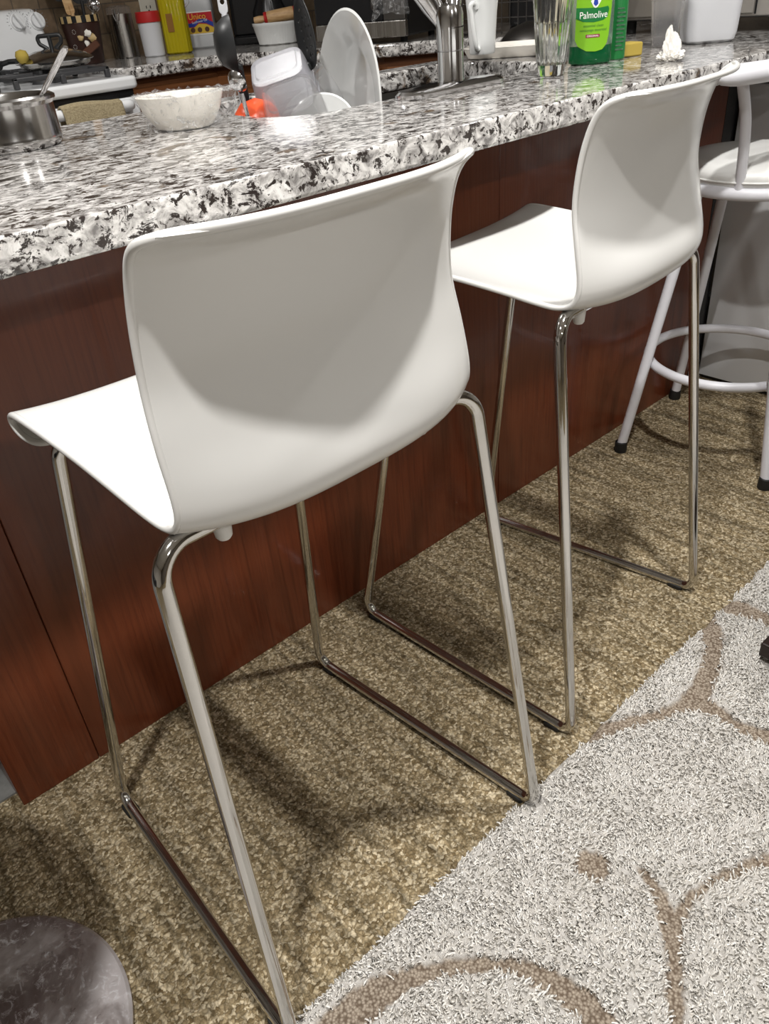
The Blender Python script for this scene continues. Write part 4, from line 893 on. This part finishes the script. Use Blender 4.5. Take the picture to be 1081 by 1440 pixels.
a_, b_ = low-pot_c, tip-pot_c; dr_ = (a_-b_).normalized()
bt = a_+dr_*((a_.z-0.02)/max(-dr_.z, 0.2))
obj('handle', tube(nb(), [bt, a_, a_.lerp(b_, 0.5), b_+dr_*0.006, b_], [0.003, 0.0042, 0.0060, 0.0066, 0.004], 14, flat=(1.0, 0.6)), M['faucet'], t)
obj('bowl', lathe(nb(), [(0, -0.008), (0.014, -0.006), (0.022, 0.001), (0.021, 0.0015), (0.013, -0.004), (0, -0.006)], 28, None, bt), M['faucet'], t)

p = on(262, 185, 0.044)
t = thing('bowl', 'cream oval bowl wrapped in cling film on the bar top', 'bowl', (p.x, p.y, ZC), FZ+0.08)
obj('body', loft(nb(), [ov(0.040, 0.034, 0.0005, 0, 72), ov(0.046, 0.040, 0.004, 0, 72), ov(0.060, 0.052, 0.024, 0, 72), ov(0.069, 0.060, 0.048, 0, 72), ov(0.0695, 0.0605, 0.050, 0, 72), ov(0.067, 0.058, 0.050, 0, 72), ov(0.058, 0.05, 0.030, 0, 72), ov(0.042, 0.036, 0.008, 0, 72)]), M['cream'], t)
bm = nb(); rows = []
for i, (f, z) in enumerate([(1.22, 0.002), (1.06, 0.010), (1.02, 0.030), (1.04, 0.043), (1.03, 0.0525), (0.95, 0.0515), (0.6, 0.048), (0.2, 0.046)]):
    row = []
    for k in range(96):
        a = 2*PI*k/96; c_, s_ = math.cos(a), math.sin(a)
        rx_ = (0.05+0.024*min(z, 0.06)/0.06)*f; ry_ = (0.043+0.021*min(z, 0.06)/0.06)*f
        if c_ > 0 and z < 0.06: rx_ += (0.030-0.1*abs(z-0.03))*c_**2*(0.6+0.5*abs(noise.noise(V3((a*6, z*60, 0)))))
        w = 0.10*noise.noise(V3((c_*9, s_*9, z*80)))*(1 if i < 5 else 0.35); row.append(bm.verts.new((rx_*c_*(1+w), ry_*s_*(1+w), max(z+0.006*noise.noise(V3((c_*11, s_*11, 4+z*50))), 0.0012))))
    rows.append(row)
for a, b2 in zip(rows, rows[1:]):
    for k in range(96): bm.faces.new((a[k], a[(k+1) % 96], b2[(k+1) % 96], b2[k]))
o = obj('cling_film', bm, M['wrap'], t)

# tall fluted glass
p = on(774, 108, 0.024)
t = thing('drinking_glass', 'tall fluted clear drinking glass in front of the green soap bottle', 'glass', (p.x, p.y, ZC), FZ)
def flute(r, z, amp, n=120, f=20): return [(r*(1+amp*math.cos(f*2*PI*i/n))*math.cos(2*PI*i/n), r*(1+amp*math.cos(f*2*PI*i/n))*math.sin(2*PI*i/n), z) for i in range(n)]
obj('body', loft(nb(), [flute(0.0235, 0.0005, 0), flute(0.0250, 0.003, 0), flute(0.0258, 0.018, 0.0), flute(0.0270, 0.024, 0.035), flute(0.0325, 0.085, 0.035), flute(0.0335, 0.090, 0.0), flute(0.0395, 0.150, 0.0), flute(0.0378, 0.150, 0), flute(0.0315, 0.090, 0), flute(0.0240, 0.024, 0), flute(0.0220, 0.0185, 0)]), M['glass'], t)

# green dish soap
p = on(828, 92, 0.024)
t = thing('soap_bottle', 'green dish soap bottle with lime label between the glass and the sponge', 'bottle', (p.x, p.y, ZC), FZ-0.10)
el = lambda rx, ry, z, k=2.6: ribbed(rx, ry, 96, 0, 0.0, z, k)
obj('liquid', loft(nb(), [el(0.036, 0.021, 0.0005), el(0.0415, 0.0245, 0.004), el(0.0425, 0.0255, 0.012), el(0.0415, 0.025, 0.022), el(0.042, 0.0253, 0.034)]), M['soap'], t)
obj('upper_shell', loft(nb(), [el(0.042, 0.0253, 0.0342), el(0.0425, 0.0255, 0.10), el(0.041, 0.025, 0.13), el(0.034, 0.023, 0.16), el(0.016, 0.015, 0.185, 2), el(0.014, 0.014, 0.20, 2)]), M['soap_hi'], t)
obj('cap', lathe(nb(), [(0, 0.2003), (0.015, 0.2003), (0.015, 0.222), (0.007, 0.226), (0.006, 0.24), (0, 0.24)], 24), M['label_white'], t)
def curved(name, pts, m_, off, nsub=1):
    bm = nb(); vs = []
    def onb(x, z, o): 
        u = min(abs(x)/0.0425, 0.98); y = -0.0255*(1-u**2.6)**(1/2.6); return (x, y-o, z)
    # fan of thin strips so that the label follows the bottle
    xs_ = np.linspace(min(q[0] for q in pts), max(q[0] for q in pts), 25)
    def span(x):
        zs = []
        for (xa, za), (xb, zb) in zip(pts, pts[1:]+pts[:1]):
            if (xa <= x <= xb or xb <= x <= xa) and xa != xb: zs.append(za+(zb-za)*(x-xa)/(xb-xa))
        return (min(zs), max(zs)) if zs else (0, 0)
    prev = None
    for x in xs_:
        x_ = min(max(x, xs_[0]+1e-5), xs_[-1]-1e-5); a, b2 = span(x_); col_ = [[bm.verts.new(onb(x, a+(b2-a)*j/6, o_)) for j in range(7)] for o_ in (off, off+0.0004)]
        if prev:
            for s_ in (0, 1):
                for j in range(6): bm.faces.new((prev[s_][j], col_[s_][j], col_[s_][j+1], prev[s_][j+1]))
            for j in (0, 6): bm.faces.new((prev[0][j], col_[0][j], col_[1][j], prev[1][j]))
        prev = col_
    return obj(name, bm, m_, t)
curved('label', [(-0.034, 0.045), (-0.028, 0.034), (-0.012, 0.0255), (0.006, 0.024), (0.020, 0.027), (0.028, 0.036), (0.032, 0.055), (0.034, 0.10), (0.034, 0.14), (-0.034, 0.14)], M['lime'], 0.0003)
curved('label_banner', [(-0.034, 0.082), (-0.02, 0.076), (0.0, 0.0745), (0.018, 0.077), (0.028, 0.083), (0.029, 0.095), (0.027, 0.100), (0.01, 0.098), (-0.01, 0.099), (-0.034, 0.100)], M['label_green'], 0.0008)
curved('label_strip', [(-0.014, 0.0485), (0.013, 0.0485), (0.013, 0.054), (-0.014, 0.054)], M['maroon'], 0.0008)
curved('emblem', [(-0.008, 0.110), (-0.002, 0.100), (0.002, 0.098), (0.006, 0.100), (0.012, 0.110), (0.007, 0.113), (0.002, 0.122), (-0.003, 0.113)], M['label_white'], 0.0013)
curved('emblem_drop', [(-0.0025, 0.105), (0.002, 0.101), (0.0065, 0.105), (0.0055, 0.111), (0.002, 0.1165), (-0.0015, 0.111)], M['blue'], 0.0018)
def ctext(s, size, m_, cx, cz, off, xs=1.0, sh=0.0):
    o = text_mesh('lettering', s, size, m_, t, frame((1, 0, 0), (0, 0, 1), (cx, 0, cz)), 0.0002, sh, xs)
    for v_ in o.data.vertices:
        u = min(abs(v_.co.x)/0.0425, 0.97); v_.co.y = -0.0255*(1-u**2.6)**(1/2.6)-off+v_.co.y*0.2
ctext('Palmolive', 0.0165, M['label_white'], -0.001, 0.0865, 0.0014, 0.86)
ctext('essential clean', 0.0068, M['print_dark'], 0.0, 0.0685, 0.0009); ctext('nettoyage essentiel', 0.0068, M['print_dark'], 0.0, 0.0612, 0.0009)
ctext('ORIGINAL', 0.0046, M['label_white'], -0.0005, 0.0512, 0.0013, 1.1)
p = on(866, 85, 0.014)
t = thing('spray_bottle', 'slim green bottle with fine print standing behind the dish soap', 'bottle', (p.x+0.004, p.y+0.004, ZC), FZ)
obj('body', lathe(nb(), [(0, 0.0005), (0.0155, 0.0005), (0.0175, 0.003), (0.0175, 0.16), (0.010, 0.18), (0, 0.18)], 32), M['label_green'], t)
bm = nb()
for k in range(11):
    z = 0.018+0.0072*k; box(bm, -0.008, 0.0085-0.003*(k % 3 == 1), -0.0181, -0.0172, z, z+0.0028)
obj('fine_print', bm, M['soap_hi'], t, False)
pc = at(836, 60, z=ZC); 
t = thing('pitcher', 'ivory flared pitcher standing behind the green soap bottle', 'pitcher', (pc.x+0.06, pc.y+0.045, ZC), FZ)
obj('body', lathe(nb(), [(0, 0.0005), (0.050, 0.0005), (0.054, 0.004), (0.060, 0.03), (0.088, 0.11), (0.108, 0.19), (0.104, 0.19), (0.084, 0.11), (0.056, 0.03), (0.046, 0.008), (0, 0.008)], 56), M['ivory'], t)
p = at(884, 80, z=ZC)
t = obj('sponge', box(nb(), -0.030, 0.022, -0.022, 0.022, 0.0005, 0.026), M['sponge_y'], None, True, 0.003); t.location = (p.x+0.012, p.y+0.012, ZC); t.rotation_euler = (0, 0, FZ+0.35); tag(t, 'yellow kitchen sponge lying beside the green bottles on the bar', 'sponge')
p = on(933, 68, 0.027)
t = thing('plastic_cup', 'empty clear plastic drink cup between the sponge and the milky jug', 'cup', (p.x, p.y, ZC), FZ)
obj('body', lathe(nb(), [(0, 0.0008), (0.026, 0.0005), (0.0275, 0.003), (0.0285, 0.022), (0.0305, 0.023), (0.0355, 0.088), (0.0372, 0.089), (0.0375, 0.092), (0.0355, 0.092), (0.034, 0.086), (0.0275, 0.022), (0.0262, 0.004), (0, 0.003)], 48), M['clear'], t)
p = on(993, 62, 0.045)
t = thing('jug', 'milky translucent plastic jug near the crumpled tissue on the bar', 'jug', (p.x, p.y, ZC), FZ-0.1)
L2 = lambda rx, ry, z, r=0.022: [(x, y, z) for x, y in rrect(-rx, rx, -ry, ry, r, 7)]
obj('body', loft(nb(), [L2(0.046, 0.036, 0.0005), L2(0.053, 0.043, 0.006), L2(0.056, 0.046, 0.02), L2(0.0615, 0.05, 0.14), L2(0.063, 0.051, 0.18), L2(0.061, 0.049, 0.18), L2(0.059, 0.047, 0.14), L2(0.053, 0.043, 0.02), L2(0.05, 0.04, 0.008)]), M['frost'], t)
# crumpled tissue
p = at(948, 86, z=ZC)
bm = nb(); bmesh.ops.create_icosphere(bm, subdivisions=5, radius=1.0)
for v_ in bm.verts:
    d = v_.co.normalized(); k1 = noise.noise(d*2.1+V3((3, 1, 2))); k2 = abs(noise.noise(d*4.5+V3((7, 2, 5)))); r_ = 1+0.55*k1-0.75*k2
    up = max(d.z, 0)**2.2
    x, y, z = d.x*0.026*r_*(1-0.45*max(d.z, 0)), d.y*0.022*r_*(1-0.45*max(d.z, 0)), (0.010+d.z*0.012)*max(r_, 0.3)+0.040*up
    x += -0.006*up; v_.co = (x, y, max(z, 0.0004))
o = obj('tissue', bm, M['tissue']); o.location = (p.x, p.y+0.008, ZC); o.rotation_euler = (0, 0, FZ); tag(o, 'crumpled white paper tissue standing on the bar top', 'tissue')

# toaster oven
t = thing('toaster_oven', 'brushed steel toaster oven on the worktop behind the milky jug', 'toaster oven', (2.22, 0.10, ZC), 0)
obj('body', box(nb(), 0.0, 0.36, -0.33, 0.30, 0.030, 0.30), M['steel_dark'], t, False, 0.008)
obj('front_panel', box(nb(), -0.012, -0.0005, -0.32, 0.29, 0.034, 0.29), M['oven_steel'], t, False, 0.003)
obj('crumb_drawer', box(nb(), -0.018, -0.0125, -0.095, 0.285, 0.040, 0.085), M['oven_steel'], t, False, 0.002)
obj('door', box(nb(), -0.020, -0.0125, -0.095, 0.285, 0.089, 0.28), M['oven_steel'], t, False, 0.002)
obj('door_handle', tube(nb(), [(-0.035, -0.08, 0.25), (-0.035, 0.27, 0.25)], 0.007, 12), M['faucet'], t)
obj('dial', lathe(nb(), [(0, 0), (0.02, 0), (0.018, 0.016), (0, 0.018)], 28, rot3((-1, 0, 0)), (-0.0125, -0.20, 0.105)), M['steel_dark'], t)
obj('gap_line', box(nb(), -0.0128, -0.0121, -0.101, -0.0965, 0.038, 0.282), M['black'], t, False)
for y in (-0.30, 0.27):
    for x in (0.03, 0.33): obj('foot', lathe(nb(), [(0, 0.0005), (0.014, 0.0005), (0.014, 0.0295), (0, 0.0295)], 16, None, (x, y, 0)), M['rubber'], t)
